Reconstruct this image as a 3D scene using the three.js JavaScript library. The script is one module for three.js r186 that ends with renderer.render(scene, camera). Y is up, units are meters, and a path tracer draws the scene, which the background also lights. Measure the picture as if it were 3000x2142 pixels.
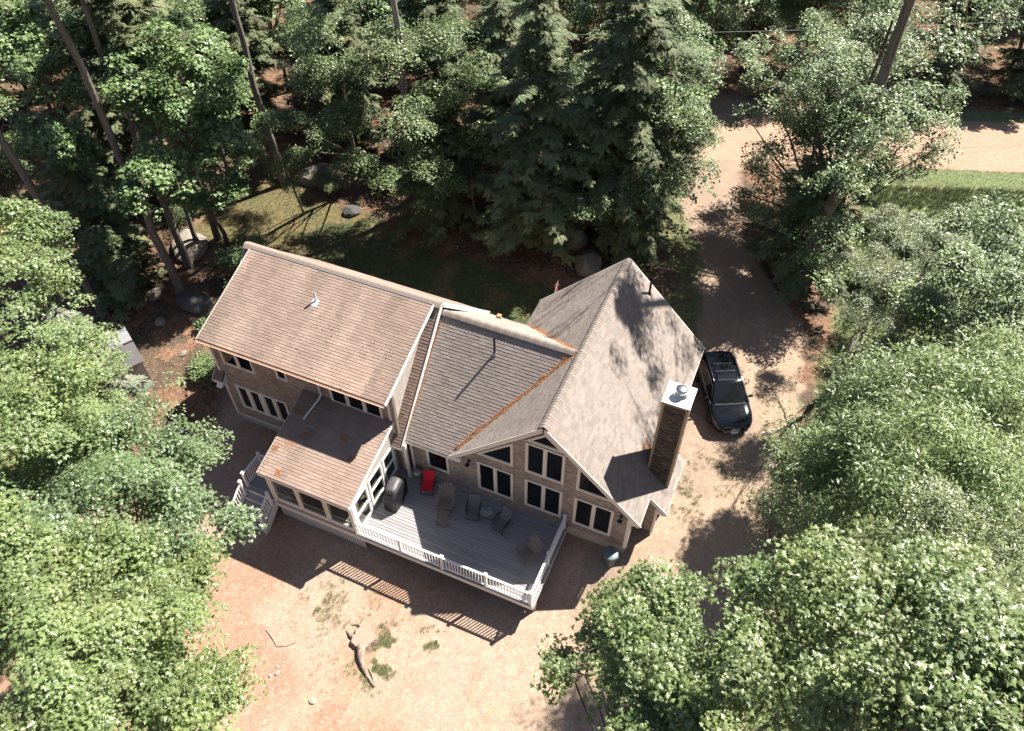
import * as THREE from 'three';
import { mergeGeometries } from 'three/addons/utils/BufferGeometryUtils.js';
import { RoundedBoxGeometry } from 'three/addons/geometries/RoundedBoxGeometry.js';

// ---------- camera, sky, sun, exposure ----------
const W = 1024, H = 731;
const scene = new THREE.Scene();
const camera = new THREE.PerspectiveCamera(51.37, W / H, 0.3, 900);
camera.position.set(4.506, 28.593, 12.02);
camera.rotation.set(-48.399 * Math.PI / 180, 23.615 * Math.PI / 180, -0.271 * Math.PI / 180, 'YXZ');
scene.add(camera);
const renderer = new THREE.WebGLRenderer({ antialias: true });
renderer.setSize(W, H);
renderer.toneMapping = THREE.LinearToneMapping;
renderer.toneMappingExposure = 2.6;
renderer.shadowMap.enabled = true;
renderer.shadowMap.type = THREE.PCFSoftShadowMap;

const SUN = new THREE.Vector3(0.334, 0.778, -0.532).normalize();   // towards the sun
{ // clear summer sky, a little hazy near the horizon
  const w = 256, h = 128, d = new Float32Array(w * h * 4);
  for (let j = 0; j < h; j++) for (let i = 0; i < w; i++) {
    const el = ((j + 0.5) / h - 0.5) * Math.PI, az = (i + 0.5) / w * 2 * Math.PI - Math.PI;
    const dir = new THREE.Vector3(Math.cos(az) * Math.cos(el), Math.sin(el), Math.sin(az) * Math.cos(el));
    const up = Math.max(0, dir.y), hz = Math.pow(1 - up, 4), c = Math.max(0, dir.dot(SUN));
    const halo = 0.1 * Math.pow(c, 6);
    const k = (j + 0.5) * 4 * w + i * 4 | 0, o = (j * w + i) * 4;
    d[o] = 0.058 + 0.11 * hz + halo; d[o + 1] = 0.078 + 0.11 * hz + halo * 0.95; d[o + 2] = 0.136 + 0.085 * hz + halo * 0.85; d[o + 3] = 1;
    if (dir.y < 0) { d[o] = 0.08; d[o + 1] = 0.085; d[o + 2] = 0.06; }
  }
  const t = new THREE.DataTexture(d, w, h, THREE.RGBAFormat, THREE.FloatType);
  t.mapping = THREE.EquirectangularReflectionMapping; t.magFilter = THREE.LinearFilter; t.minFilter = THREE.LinearFilter; t.needsUpdate = true;
  scene.background = t; scene.environment = t;
}
const sun = new THREE.DirectionalLight(new THREE.Color().setRGB(1, 0.945, 0.86), 4.9);
sun.target.position.set(-4, 0, -8); sun.position.copy(SUN).multiplyScalar(120).add(sun.target.position);
sun.castShadow = true; sun.shadow.radius = 1.2; sun.shadow.mapSize.set(4096, 4096);
Object.assign(sun.shadow.camera, { left: -60, right: 60, top: 60, bottom: -60, near: 10, far: 260 });
scene.add(sun, sun.target);

// ---------- helpers ----------
function rng(seed) { let a = seed >>> 0; return () => { a = (a + 0x6D2B79F5) | 0; let t = Math.imul(a ^ (a >>> 15), 1 | a); t = (t + Math.imul(t ^ (t >>> 7), 61 | t)) ^ t; return ((t ^ (t >>> 14)) >>> 0) / 4294967296; }; }
const R0 = rng(7);
const hash = (x, y) => { let h = Math.imul(x | 0, 374761393) + Math.imul(y | 0, 668265263); h = Math.imul(h ^ (h >>> 13), 1274126177); return ((h ^ (h >>> 16)) >>> 0) / 4294967296; };
function vnoise(x, y) { const xi = Math.floor(x), yi = Math.floor(y); let fx = x - xi, fy = y - yi; fx = fx * fx * (3 - 2 * fx); fy = fy * fy * (3 - 2 * fy);
  const a = hash(xi, yi), b = hash(xi + 1, yi), c = hash(xi, yi + 1), d = hash(xi + 1, yi + 1); return a + (b - a) * fx + (c - a) * fy + (a - b - c + d) * fx * fy; }
const fbm = (x, y, n = 4) => { let s = 0, a = 0.5, t = 0; for (let i = 0; i < n; i++) { s += a * vnoise(x, y); t += a; x = x * 2.03 + 17.1; y = y * 2.03 + 5.7; a *= 0.5; } return s / t; };
const sstep = (a, b, x) => { const t = Math.min(1, Math.max(0, (x - a) / (b - a))); return t * t * (3 - 2 * t); };
const lerp = (a, b, t) => a + (b - a) * t;
const V = (x, y, z) => new THREE.Vector3(x, y, z);
const lin = (r, g, b) => new THREE.Color().setRGB(r, g, b);
const taken = {};
function numbered(n) { const k = taken[n] = (taken[n] ?? -1) + 1; return k ? `${n}_${String(k).padStart(3, '0')}` : n; }
const shadow = o => { o.castShadow = true; o.receiveShadow = true; return o; };
function tag(o, label, category, group, kind) { if (label) o.userData.label = label; if (category) o.userData.category = category; if (group) o.userData.group = group; if (kind) o.userData.kind = kind; return o; }
function thing(name, label, category, [x, y, z] = [0, 0, 0], turn = 0, group) { const o = new THREE.Group(); o.name = numbered(name); o.position.set(x, y, z); o.rotation.y = turn; scene.add(o); return tag(o, label, category, group); }
function mesh(name, geo, m, parent) { const o = shadow(new THREE.Mesh(geo, m)); o.name = parent ? name : numbered(name); (parent || scene).add(o); return o; }
function structure(name, geo, m) { const o = mesh(name, geo, m); o.userData.kind = 'structure'; return o; }
function mat(c, rough = 0.8, extra = {}) { return new THREE.MeshStandardMaterial({ color: Array.isArray(c) ? lin(...c) : c, roughness: rough, metalness: 0, ...extra }); }
const boxG = (w, h, d, x = 0, y = 0, z = 0) => new THREE.BoxGeometry(w, h, d).translate(x, y, z);
const rbox = (w, h, d, r = 0.01, x = 0, y = 0, z = 0) => new RoundedBoxGeometry(w, h, d, 1, Math.min(r, w / 2.2, h / 2.2, d / 2.2)).translate(x, y, z);
const span = (x0, x1, y0, y1, z0, z1) => boxG(x1 - x0, y1 - y0, z1 - z0, (x0 + x1) / 2, (y0 + y1) / 2, (z0 + z1) / 2);
function bar(a, b, w, h, upHint = V(0, 1, 0)) { // square bar from a to b; h is along upHint
  const d = b.clone().sub(a), L = d.length(); d.normalize(); let s = upHint.clone().cross(d); if (s.length() < 1e-4) s = V(1, 0, 0); s.normalize(); const u = d.clone().cross(s);
  return new THREE.BoxGeometry(w, h, L).applyMatrix4(new THREE.Matrix4().makeBasis(s, u, d)).translate((a.x + b.x) / 2, (a.y + b.y) / 2, (a.z + b.z) / 2); }
function tubeG(pts, r0, r1 = r0, seg = 7, rs = null) { // tapered tube through points
  const P = [], N = [], I = []; const n = pts.length; let ref = V(0.31, 0.17, 0.93);
  for (let i = 0; i < n; i++) { const t = pts[Math.min(n - 1, i + 1)].clone().sub(pts[Math.max(0, i - 1)]).normalize(); if (Math.abs(ref.dot(t)) > 0.95) ref = V(1, 0, 0.2);
    const s = ref.clone().cross(t).normalize(), u = t.clone().cross(s), r = rs ? rs[i] : lerp(r0, r1, i / (n - 1));
    for (let k = 0; k < seg; k++) { const a = k / seg * Math.PI * 2, d = s.clone().multiplyScalar(Math.cos(a)).addScaledVector(u, Math.sin(a)); P.push(pts[i].x + d.x * r, pts[i].y + d.y * r, pts[i].z + d.z * r); N.push(d.x, d.y, d.z); }
    if (i) for (let k = 0; k < seg; k++) { const a = (i - 1) * seg + k, b = (i - 1) * seg + (k + 1) % seg, c = a + seg, e = b + seg; I.push(a, b, c, b, e, c); } }
  const g = new THREE.BufferGeometry(); g.setAttribute('position', new THREE.Float32BufferAttribute(P, 3)); g.setAttribute('normal', new THREE.Float32BufferAttribute(N, 3));
  const uv = []; for (let i = 0; i < n; i++) for (let k = 0; k < seg; k++) uv.push(k / seg, i * 0.7); g.setAttribute('uv', new THREE.Float32BufferAttribute(uv, 2));
  g.setIndex(I); return g; }
function merge(list) { return mergeGeometries(list.map(g => { const q = g.index ? g.toNonIndexed() : g; for (const k of Object.keys(q.attributes)) if (!['position', 'normal', 'uv'].includes(k)) q.deleteAttribute(k); if (!q.attributes.uv) q.setAttribute('uv', new THREE.Float32BufferAttribute(new Float32Array(q.attributes.position.count * 2), 2)); return q; })); }
function tex(w, h, fn, srgb = true, repeat = null) { const d = new Uint8Array(w * h * 4); const c = [0, 0, 0];
  for (let j = 0; j < h; j++) for (let i = 0; i < w; i++) { fn(i / w, j / h, c, i, j); const o = (j * w + i) * 4; for (let k = 0; k < 3; k++) { let v = Math.min(1, Math.max(0, c[k])); if (srgb) v = v <= 0.0031308 ? v * 12.92 : 1.055 * Math.pow(v, 1 / 2.4) - 0.055; d[o + k] = v * 255 + 0.5; } d[o + 3] = 255; }
  const t = new THREE.DataTexture(d, w, h); t.magFilter = THREE.LinearFilter; t.minFilter = THREE.LinearMipmapLinearFilter; t.generateMipmaps = true; t.wrapS = t.wrapT = THREE.RepeatWrapping; if (srgb) t.colorSpace = THREE.SRGBColorSpace; if (repeat) t.repeat.set(...repeat); t.needsUpdate = true; return t; }
// noise that tiles: value noise on a wrapped lattice
function tnoise(u, v, n, s) { const x = u * n, y = v * n, xi = Math.floor(x), yi = Math.floor(y); let fx = x - xi, fy = y - yi; fx = fx * fx * (3 - 2 * fx); fy = fy * fy * (3 - 2 * fy); const q = (a, b) => hash((a + n) % n + s * 101, (b + n) % n + s * 57);
  const a = q(xi, yi), b = q(xi + 1, yi), c = q(xi, yi + 1), d = q(xi + 1, yi + 1); return a + (b - a) * fx + (c - a) * fy + (a - b - c + d) * fx * fy; }

// ---------- lay of the land ----------
function ground(x, z) {
  const back = lerp(-1.1, -0.62, sstep(-8, 2.5, x)), front = -1.27 - 0.015 * Math.max(0, z - 2);
  const zc = lerp(1.8, -2.4, sstep(-13, 2, x));
  let y = lerp(back, front, sstep(zc - 1.5, zc + 1.5, z));
  y = lerp(y, -0.75 - 0.25 * sstep(-12, -30, x), sstep(-14, -20, z));
  y += (fbm(x * 0.35, z * 0.35, 3) - 0.5) * 0.1;
  const e = Math.max(sstep(24, 30, x), sstep(-32, -38, x), sstep(-46, -52, z), sstep(12, 16, z));
  return lerp(y, -1, e);
}
// ---------- materials of the house ----------
const grainTex = tex(256, 256, (u, v, c) => { const n = 0.72 + 0.4 * tnoise(u, v, 128, 1) * 0.6 + 0.2 * tnoise(u, v, 64, 2) * 0.8 + 0.12 * (tnoise(u, v, 12, 3) - 0.5); c[0] = c[1] = c[2] = Math.min(1, n); }, true, [1 / 0.6, 1 / 0.6]);
const woodTex = tex(256, 256, (u, v, c) => { const n = 0.78 + 0.22 * tnoise(u, v * 0.125, 64, 5) + 0.12 * (tnoise(u, v, 10, 6) - 0.5); c[0] = c[1] = c[2] = Math.min(1, n); }, true, [1 / 0.5, 1 / 0.5]);
const fineBump = tex(256, 256, (u, v, c) => { c[0] = c[1] = c[2] = 0.5 * tnoise(u, v, 128, 11) + 0.5 * tnoise(u, v, 48, 12); }, false, [1 / 0.5, 1 / 0.5]);
const shingleMat = new THREE.MeshStandardMaterial({ color: 0xffffff, vertexColors: true, map: grainTex, roughness: 0.93, bumpMap: fineBump, bumpScale: 0.004 });
const shakeMat = new THREE.MeshStandardMaterial({ color: 0xffffff, vertexColors: true, map: woodTex, roughness: 0.88 });
const M = {
  trim: mat([0.76, 0.70, 0.60], 0.55), white: mat([0.8, 0.79, 0.77], 0.45), clear: new THREE.MeshPhysicalMaterial({ color: lin(0.86, 0.9, 0.88), roughness: 0, transmission: 1, thickness: 0, ior: 1.5 }), underlay: mat([0.12, 0.1, 0.09], 0.95), sheath: mat([0.2, 0.16, 0.13], 0.9),
  glass: new THREE.MeshPhysicalMaterial({ color: lin(0.006, 0.008, 0.01), roughness: 0.03, ior: 1.52, specularIntensity: 0.9 }),
  concrete: mat([0.44, 0.38, 0.3], 0.9, { bumpMap: fineBump, bumpScale: 0.006 }), black: mat([0.012, 0.012, 0.013], 0.5), steel: mat([0.62, 0.63, 0.64], 0.28, { metalness: 1 }),
  galv: mat([0.42, 0.45, 0.46], 0.42, { metalness: 0.85 }), flash: mat([0.42, 0.47, 0.55], 0.35, { metalness: 0.7 }), capboard: mat([0.34, 0.22, 0.12], 0.7, { map: woodTex }), post: mat([0.42, 0.31, 0.2], 0.75, { map: woodTex }),
  pvc: mat([0.75, 0.74, 0.72], 0.4), lawnchair: mat([0.235, 0.2, 0.165], 0.85, { map: woodTex }),
};
function vcol(g, c) { const n = g.attributes.position.count, a = new Float32Array(n * 3); for (let i = 0; i < n; i++) { a[i * 3] = c[0]; a[i * 3 + 1] = c[1]; a[i * 3 + 2] = c[2]; } g.setAttribute('color', new THREE.BufferAttribute(a, 3)); return g; }
function clipPoly(p, poly) { // p, poly: [[u,v]...], poly convex and counter-clockwise
  let out = p; for (let i = 0; i < poly.length && out.length; i++) { const a = poly[i], b = poly[(i + 1) % poly.length], ex = b[0] - a[0], ey = b[1] - a[1]; const sd = q => ex * (q[1] - a[1]) - ey * (q[0] - a[0]); const inp = out; out = [];
    for (let k = 0; k < inp.length; k++) { const s = inp[k], e = inp[(k + 1) % inp.length], ds = sd(s), de = sd(e); if (ds >= 0) out.push(s); if ((ds >= 0) !== (de >= 0)) { const t = ds / (ds - de); out.push([s[0] + (e[0] - s[0]) * t, s[1] + (e[1] - s[1]) * t]); } } }
  return out; }
const inPoly = (q, poly) => { let c = false; for (let i = 0, j = poly.length - 1; i < poly.length; j = i++) { const a = poly[i], b = poly[j]; if ((a[1] > q[1]) !== (b[1] > q[1]) && q[0] < (b[0] - a[0]) * (q[1] - a[1]) / (b[1] - a[1]) + a[0]) c = !c; } return c; };
const ccw = poly => { let s = 0; poly.forEach((a, i) => { const b = poly[(i + 1) % poly.length]; s += a[0] * b[1] - b[0] * a[1]; }); return s < 0 ? [...poly].reverse() : poly; };
// frame of a plane: origin, u (along), v (up), n (out)
const frame = (O, u, v) => { u = u.clone().normalize(); v = v.clone().normalize(); return { O, u, v, n: u.clone().cross(v).normalize() }; };
const onF = (f, a, b, h = 0) => f.O.clone().addScaledVector(f.u, a).addScaledVector(f.v, b).addScaledVector(f.n, h);
// one lapped piece: polygon (u,v) whose lower edge stands proud
function lapPiece(f, poly, v0, v1, t, tTop, arrs, col) {
  const hgt = v => lerp(t, tTop, (v - v0) / (v1 - v0)); const P = poly.map(q => onF(f, q[0], q[1], hgt(q[1])));
  const push = (a, b, c, n, uvs) => { for (const [k, p] of [a, b, c].entries()) { arrs.p.push(p.x, p.y, p.z); arrs.n.push(n.x, n.y, n.z); arrs.uv.push(uvs[k][0], uvs[k][1]); arrs.c.push(col[0], col[1], col[2]); } };
  const top = P[1].clone().sub(P[0]).cross(P[2].clone().sub(P[0])).normalize(); if (top.dot(f.n) < 0) top.negate();
  for (let i = 1; i < P.length - 1; i++) push(P[0], P[i], P[i + 1], top, [poly[0], poly[i], poly[i + 1]]);
  for (let i = 0; i < P.length; i++) { const j = (i + 1) % P.length; const e = P[j].clone().sub(P[i]); const n = e.clone().cross(f.n).normalize(); const a0 = onF(f, poly[i][0], poly[i][1], -0.004), b0 = onF(f, poly[j][0], poly[j][1], -0.004);
    if (n.dot(f.v) > 0.8) continue; push(P[i], a0, P[j], n, [poly[i], poly[i], poly[j]]); push(P[j], a0, b0, n, [poly[j], poly[i], poly[j]]); } }
function lapGeo(a) { const g = new THREE.BufferGeometry(); g.setAttribute('position', new THREE.Float32BufferAttribute(a.p, 3)); g.setAttribute('normal', new THREE.Float32BufferAttribute(a.n, 3)); g.setAttribute('uv', new THREE.Float32BufferAttribute(a.uv, 2)); g.setAttribute('color', new THREE.Float32BufferAttribute(a.c, 3)); return g; }
const newArr = () => ({ p: [], n: [], uv: [], c: [] });
// cover a set of convex polygons on plane f with lapped pieces
function lap(parent, f, polys, o) { // o: exp, w:[min,max], t:[min,max], col(u,v,r), skip:[polys], single(u,v)->bool, name, m
  const r = rng(o.seed || 3), all = newArr(); let count = 0;
  for (const poly0 of polys) { const poly = ccw(poly0); const us = poly.map(q => q[0]), vs = poly.map(q => q[1]); const u0 = Math.min(...us), u1 = Math.max(...us), vmin = Math.min(...vs), vmax = Math.max(...vs);
    let row = 0; for (let v = vmin; v < vmax - 0.01; v += o.exp, row++) { const w1 = Math.min(v + o.exp * 1.0, vmax); let u = u0 - r() * o.w[1];
      while (u < u1) { const w = lerp(o.w[0], o.w[1], r()), g = o.gap || 0; const q = clipPoly([[u + g / 2, v], [u + w - g / 2, v], [u + w - g / 2, w1], [u + g / 2, w1]], poly); const cu = u + w / 2, cv = v + o.exp / 2; const rr = r(), t = lerp(o.t[0], o.t[1], r()); u += w;
        if (q.length < 3) continue; if (o.cut) { const lo = Math.min(...q.map(p => p[0])), hi = Math.max(...q.map(p => p[0])), bot = Math.min(...q.map(p => p[1])), top = Math.max(...q.map(p => p[1])); if (o.cut.some(c => { const us = c.map(p => p[0]), vs = c.map(p => p[1]); return lo < Math.max(...us) - 0.09 && hi > Math.min(...us) + 0.09 && bot < Math.max(...vs) - 0.09 && top > Math.min(...vs) + 0.09; })) continue; } if (o.skip && o.skip.some(s => [[cu - w / 2, v], [cu + w / 2, v], [cu + w / 2, v + o.exp], [cu - w / 2, v + o.exp]].every(p => inPoly(p, s)))) continue;
        const col = o.col(cu, cv, rr, r());
        if (o.single && count < o.max && q.length === 4 && o.single(cu, cv)) { const a = newArr(); lapPiece(f, q, v, v + o.exp, t, o.tTop, a, col); mesh(o.name, lapGeo(a), o.m, parent); count++; }
        else lapPiece(f, q, v, v + o.exp, t, o.tTop, all, col); } } }
  const m = mesh(o.name + '_courses', lapGeo(all), o.m, parent); m.userData.kind = 'stuff'; return m; }
function slabG(f, poly, t0, t1) { // closed slab between heights t0 and t1 over polygon
  const s = new THREE.Shape(ccw(poly).map(q => new THREE.Vector2(q[0], q[1]))); const g = new THREE.ExtrudeGeometry(s, { depth: t1 - t0, bevelEnabled: false }); g.translate(0, 0, t0);
  return g.applyMatrix4(new THREE.Matrix4().makeBasis(f.u, f.v, f.n).setPosition(f.O)); }
function inset(poly, d) { const p = ccw(poly), n = p.length, L = p.map((a, i) => { const b = p[(i + 1) % n], ex = b[0] - a[0], ey = b[1] - a[1], l = Math.hypot(ex, ey); return { x: a[0] - ey / l * d, y: a[1] + ex / l * d, ex, ey }; });
  return L.map((b, i) => { const a = L[(i + n - 1) % n]; const den = a.ex * b.ey - a.ey * b.ex, t = ((b.x - a.x) * b.ey - (b.y - a.y) * b.ex) / den; return [a.x + a.ex * t, a.y + a.ey * t]; }); }
function windowOn(parent, f, poly, panes, o = {}) { // casing with openings, each with a sash and a pane
  const m = o.m || M.trim; const s = new THREE.Shape(ccw(poly).map(q => new THREE.Vector2(...q)));
  for (const p of panes) s.holes.push(new THREE.Path([...ccw(p)].reverse().map(q => new THREE.Vector2(...q))));
  const base = new THREE.Matrix4().makeBasis(f.u, f.v, f.n).setPosition(f.O);
  const g = new THREE.ExtrudeGeometry(s, { depth: 0.055, bevelEnabled: true, bevelThickness: 0.006, bevelSize: 0.005, bevelSegments: 1 }).applyMatrix4(base); const w = mesh(o.name || 'window', g, m, parent);
  for (const p of panes) { const ss = new THREE.Shape(ccw(p).map(q => new THREE.Vector2(...q))); ss.holes.push(new THREE.Path([...inset(p, 0.032)].reverse().map(q => new THREE.Vector2(...q))));
    mesh('sash', new THREE.ExtrudeGeometry(ss, { depth: 0.03, bevelEnabled: false }).translate(0, 0, 0.004).applyMatrix4(base), o.sash || m, w);
    mesh('pane', new THREE.ExtrudeGeometry(new THREE.Shape(inset(p, 0.028).map(q => new THREE.Vector2(...q))), { depth: 0.006, bevelEnabled: false }).translate(0, 0, 0.018).applyMatrix4(base), o.glass || M.glass, w); }
  return w; }
const rectP = (a, b, c, d) => [[a, c], [b, c], [b, d], [a, d]];
function panesIn(x0, x1, y0, y1, n, edge = 0.085, mul = 0.11) { const w = (x1 - x0 - 2 * edge - (n - 1) * mul) / n, out = []; for (let i = 0; i < n; i++) { const a = x0 + edge + i * (w + mul); out.push(rectP(a, a + w, y0 + edge, y1 - edge)); } return out; }

// ---------- the house ----------
const house = thing('house', 'long tan shingle-sided house with brown shingled gable roofs in the clearing', 'house');
const Wz = -3.85, Lz = -3.65;
const xl = -5.21, xr = 3.05, xm = (xl + xr) / 2, yE = 2.446, yR = 6.556, zf = -3.6, zb = -13.81, zmb = -11.92, zM = (zf + zmb) / 2, yM = 6.332;
const Ll = -17.16, Lr = -7.32, yLR = 6.761, zL = -7.766, yLe = 2.228, zLf = -3.302, zLb = 2 * zL - zLf;
const shTan = (a, b, c, k = 0.12) => (u, v, r1, r2) => { const s = 1 - k + 2 * k * r1, st = 1 + 0.10 * (fbm(u * 1.7 + 9, v * 0.25 + 3, 3) - 0.5) * 2; const q = s * st; return [a * q * (1 + 0.03 * (r2 - 0.5)), b * q, c * q * (1 - 0.04 * (r2 - 0.5))]; };
const colLeft = (u, v, r1, r2) => { const st = fbm(u * 1.3 + 4, v * 0.22, 3), q = (0.9 + 0.2 * r1) * (0.62 + 0.76 * st); return [0.3 * q, 0.218 * q, 0.175 * q]; };
const colRight = shTan(0.275, 0.232, 0.205, 0.14), colMid = shTan(0.33, 0.278, 0.245, 0.11);
const shake = (u, v, r1, r2) => { const q = (0.78 + 0.44 * r1) * (0.85 + 0.3 * fbm(u * 0.8, v * 0.8, 2)); return [0.36 * q * (1 + 0.06 * (r2 - 0.5)), 0.288 * q, 0.23 * q * (1 - 0.08 * (r2 - 0.5))]; };
const SH = { exp: 0.142, w: [0.16, 0.36], t: [0.007, 0.019], tTop: 0.004, name: 'shingle', m: shingleMat };
const SK = { exp: 0.13, w: [0.11, 0.25], t: [0.011, 0.017], tTop: 0.003, gap: 0.006, name: 'siding_shake', m: shakeMat, col: shake };
function roofPlane(name, f, polys, o, t = 0.16) { const r = mesh('roof', merge(polys.map(p => slabG(f, p, -t, -0.004))), M.underlay, house); if (o.label) r.userData.label = o.label; lap(r, f, polys, { ...SH, ...o }); return r; }
function boardOn(name, a, b, w, h, m = M.trim) { return mesh(name, bar(a, b, w, h), m, house); }
function gableCaps(p0, p1, slope, step, w, m, arch) { // overlapping ridge caps: a short folded shell, one mesh each
  const d = p1.clone().sub(p0), L = d.length(), n = Math.floor(L / step); d.normalize(); const side = V(-d.z, 0, d.x); const a = newArr(); const segs = 6, len = step * 1.25;
  const prof = (k, lift) => { const t = k / segs * 2 - 1, s = t * w; const y = -slope * Math.sqrt(s * s + 0.0035) + slope * 0.06 + lift; return [s, y]; };
  const g = new THREE.BufferGeometry(), P = [], I = []; for (const [q, lift] of [[0, 0.026], [len, 0.008]]) for (let k = 0; k <= segs; k++) { const [s, y] = prof(k, lift); P.push(s, y, q); }
  for (let k = 0; k < segs; k++) { const e = segs + 1; I.push(k, k + e, k + 1, k + 1, k + e, k + e + 1); } // top
  const b0 = P.length / 3; for (let k = 0; k <= segs; k++) { const [s, y] = prof(k, 0.026); P.push(s, y, 0); } for (let k = 0; k <= segs; k++) { const [s, y] = prof(k, -0.01); P.push(s, y, 0); } for (let k = 0; k < segs; k++) { const e = segs + 1; I.push(b0 + k, b0 + k + 1, b0 + k + e, b0 + k + 1, b0 + k + e + 1, b0 + k + e); }
  g.setAttribute('position', new THREE.Float32BufferAttribute(P, 3)); g.setIndex(I); g.computeVertexNormals();
  const basis = new THREE.Matrix4().makeBasis(side, V(0, 1, 0), d);
  for (let i = 0; i < n; i++) { const o = mesh('ridge_cap', g, m[i % m.length], house); o.applyMatrix4(basis.clone().setPosition(p0.clone().addScaledVector(d, i * step))); } }
{ // roof planes
  const S = Math.hypot(xr - xm, yR - yE);
  const fRR = frame(V(xr, yE, zf), V(0, 0, -1), V(xm - xr, yR - yE, 0));
  const LRR = zf - zb, b0 = zf + 5.0, b1 = zf + 7.73, ext = -1.12;
  roofPlane('roof', fRR, [rectP(0, LRR, 0, S), rectP(1.4, 4.13, ext, 0)], { col: colRight, seed: 11, t: [0.006, 0.016], max: 300, single: (u, v) => u < 7 && v < 5, label: 'sunlit tan shingle slope beside the chimney' });
  const fRL = frame(V(xl, yE, zb), V(0, 0, 1), V(xm - xl, yR - yE, 0));
  const tM = (yM - yE) / (yR - yE) * S, uMb = zmb - zb, uM = zM - zb;
  roofPlane('roof', fRL, [[[0, 0], [uMb, 0], [uM, tM], [uM, S], [0, S]], [[uM, tM], [LRR, 0], [LRR, S], [uM, S]]], { col: colRight, seed: 12 });
  const SM = Math.hypot(zf - zM, yM - yE), M2x = xl + (yM - yE) / (yR - yE) * (xm - xl);
  const fMF = frame(V(Lr - 0.1, yE, zf), V(1, 0, 0), V(0, yM - yE, zM - zf));
  roofPlane('roof', fMF, [[[0, 0], [xl - Lr + 0.1, 0], [M2x - Lr + 0.1, SM], [0, SM]]], { col: colMid, seed: 13, t: [0.008, 0.0145], tTop: 0.001 });
  const fMB = frame(V(xl, yE, zmb), V(-1, 0, 0), V(0, yM - yE, zM - zmb));
  roofPlane('roof', fMB, [[[0, 0], [xl - Lr + 0.1, 0], [xl - Lr + 0.1, SM], [xl - M2x, SM]]], { col: colMid, seed: 14 });
  const SL = Math.hypot(zLf - zL, yLR - yLe);
  const fLF = frame(V(Ll, yLe, zLf), V(1, 0, 0), V(0, yLR - yLe, zL - zLf));
  roofPlane('roof', fLF, [rectP(0, 0.5, 0, SL), rectP(Lr - Ll - 0.62, Lr - Ll, 0, SL)], { col: colLeft, seed: 15, w: [0.28, 0.34], t: [0.012, 0.018] });
  const fLB = frame(V(Lr, yLe, zLb), V(-1, 0, 0), V(0, yLR - yLe, zL - zLb));
  roofPlane('roof', fLB, [rectP(0, Lr - Ll, 0, SL)], { col: colLeft, seed: 16, w: [0.28, 0.34], t: [0.005, 0.01] });
  const Dl = -16.81, Dr = -7.611, yD = 5.159, zD = -3.148, SD = Math.hypot(zD - zL, yLR - yD) - 0.12;
  const fD = frame(V(Dl, yD, zD), V(1, 0, 0), V(0, yLR - yD, zL - zD));
  roofPlane('roof', fD, [rectP(0, Dr - Dl, 0, SD)], { col: colLeft, seed: 17, w: [0.27, 0.33], t: [0.014, 0.02], label: 'weathered brown shingle slope of the wide upper storey' }, 0.13);
  const fS = frame(V(-12.157, 2.326, 0.189), V(1, 0, 0), V(0, 1.079, -3.675));
  roofPlane('roof', fS, [rectP(0, 4.42, 0, 3.99)], { col: (u, v, a, b) => colLeft(u + 31, v, a, b).map(q => q * 1.04), seed: 18, w: [0.27, 0.33], t: [0.014, 0.02], label: 'low brown shingle roof of the sunroom' }, 0.12);
  mesh('flashing', bar(onF(fD, 0.05, SD - 0.05, 0.02), onF(fD, Dr - Dl - 0.05, SD - 0.05, 0.02), 0.05, 0.012), M.flash, house);
  mesh('flashing', bar(onF(fS, 0.02, 3.42, 0.022), onF(fS, 4.38, 3.42, 0.022), 0.04, 0.01), M.flash, house);
  mesh('flashing', bar(onF(fLF, Lr - Ll - 0.6, SL - 0.22, 0.022), onF(fLF, Lr - Ll - 0.02, SL - 0.22, 0.022), 0.05, 0.01), M.flash, house);
  mesh('flashing', bar(onF(fS, 0.95, 2.55, 0.02), onF(fS, 1.35, 2.55, 0.02), 0.08, 0.01), M.flash, house);
  // ridge caps
  const capM = [[0.22, 0.185, 0.16], [0.27, 0.225, 0.195], [0.24, 0.2, 0.172]].map(c => mat(c, 0.93, { map: grainTex })), capB = [[0.33, 0.255, 0.21], [0.35, 0.27, 0.222]].map(c => mat(c, 0.93, { map: grainTex }));
  gableCaps(V(xm, yR + 0.035, zf + 0.02), V(xm, yR + 0.035, zb), 1.0, 0.145, 0.19, capM);
  gableCaps(V(M2x + 0.02, yM + 0.035, zM), V(Lr, yM + 0.035, zM), 0.95, 0.145, 0.18, capM);
  gableCaps(V(Lr + 0.02, yLR + 0.04, zL), V(Ll, yLR + 0.04, zL), 0.8, 0.145, 0.24, capB);
  // rake, fascia and gutters
  const edge = (a, b, n = 'rake_board', h = 0.2, m = M.trim) => mesh(n, bar(a, b, 0.035, h), m, house);
  const dn = V(0, -0.13, 0);
  edge(V(xm, yR, zf + 0.02).add(dn), V(xr, yE, zf + 0.02).add(dn)); edge(V(xm, yR, zf + 0.02).add(dn), V(xl, yE, zf + 0.02).add(dn)); edge(V(xm, yR, zb - 0.02).add(dn), V(xr, yE, zb - 0.02).add(dn)); edge(V(xm, yR, zb - 0.02).add(dn), V(xl, yE, zb - 0.02).add(dn));
  edge(V(Lr + 0.02, yLR + 0.06, zL).add(dn), V(Lr + 0.02, yLe + 0.06, zLf).add(dn), 'rake_board', 0.2, M.white); edge(V(Lr + 0.02, yLR + 0.06, zL).add(dn), V(Lr + 0.02, yLe + 0.06, zLb).add(dn), 'rake_board', 0.2, M.white);
  edge(V(Ll - 0.02, yLR, zL).add(dn), V(Ll - 0.02, yLe, zLf).add(dn)); edge(V(Ll - 0.02, yLR, zL).add(dn), V(Ll - 0.02, yLe, zLb).add(dn));
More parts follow.
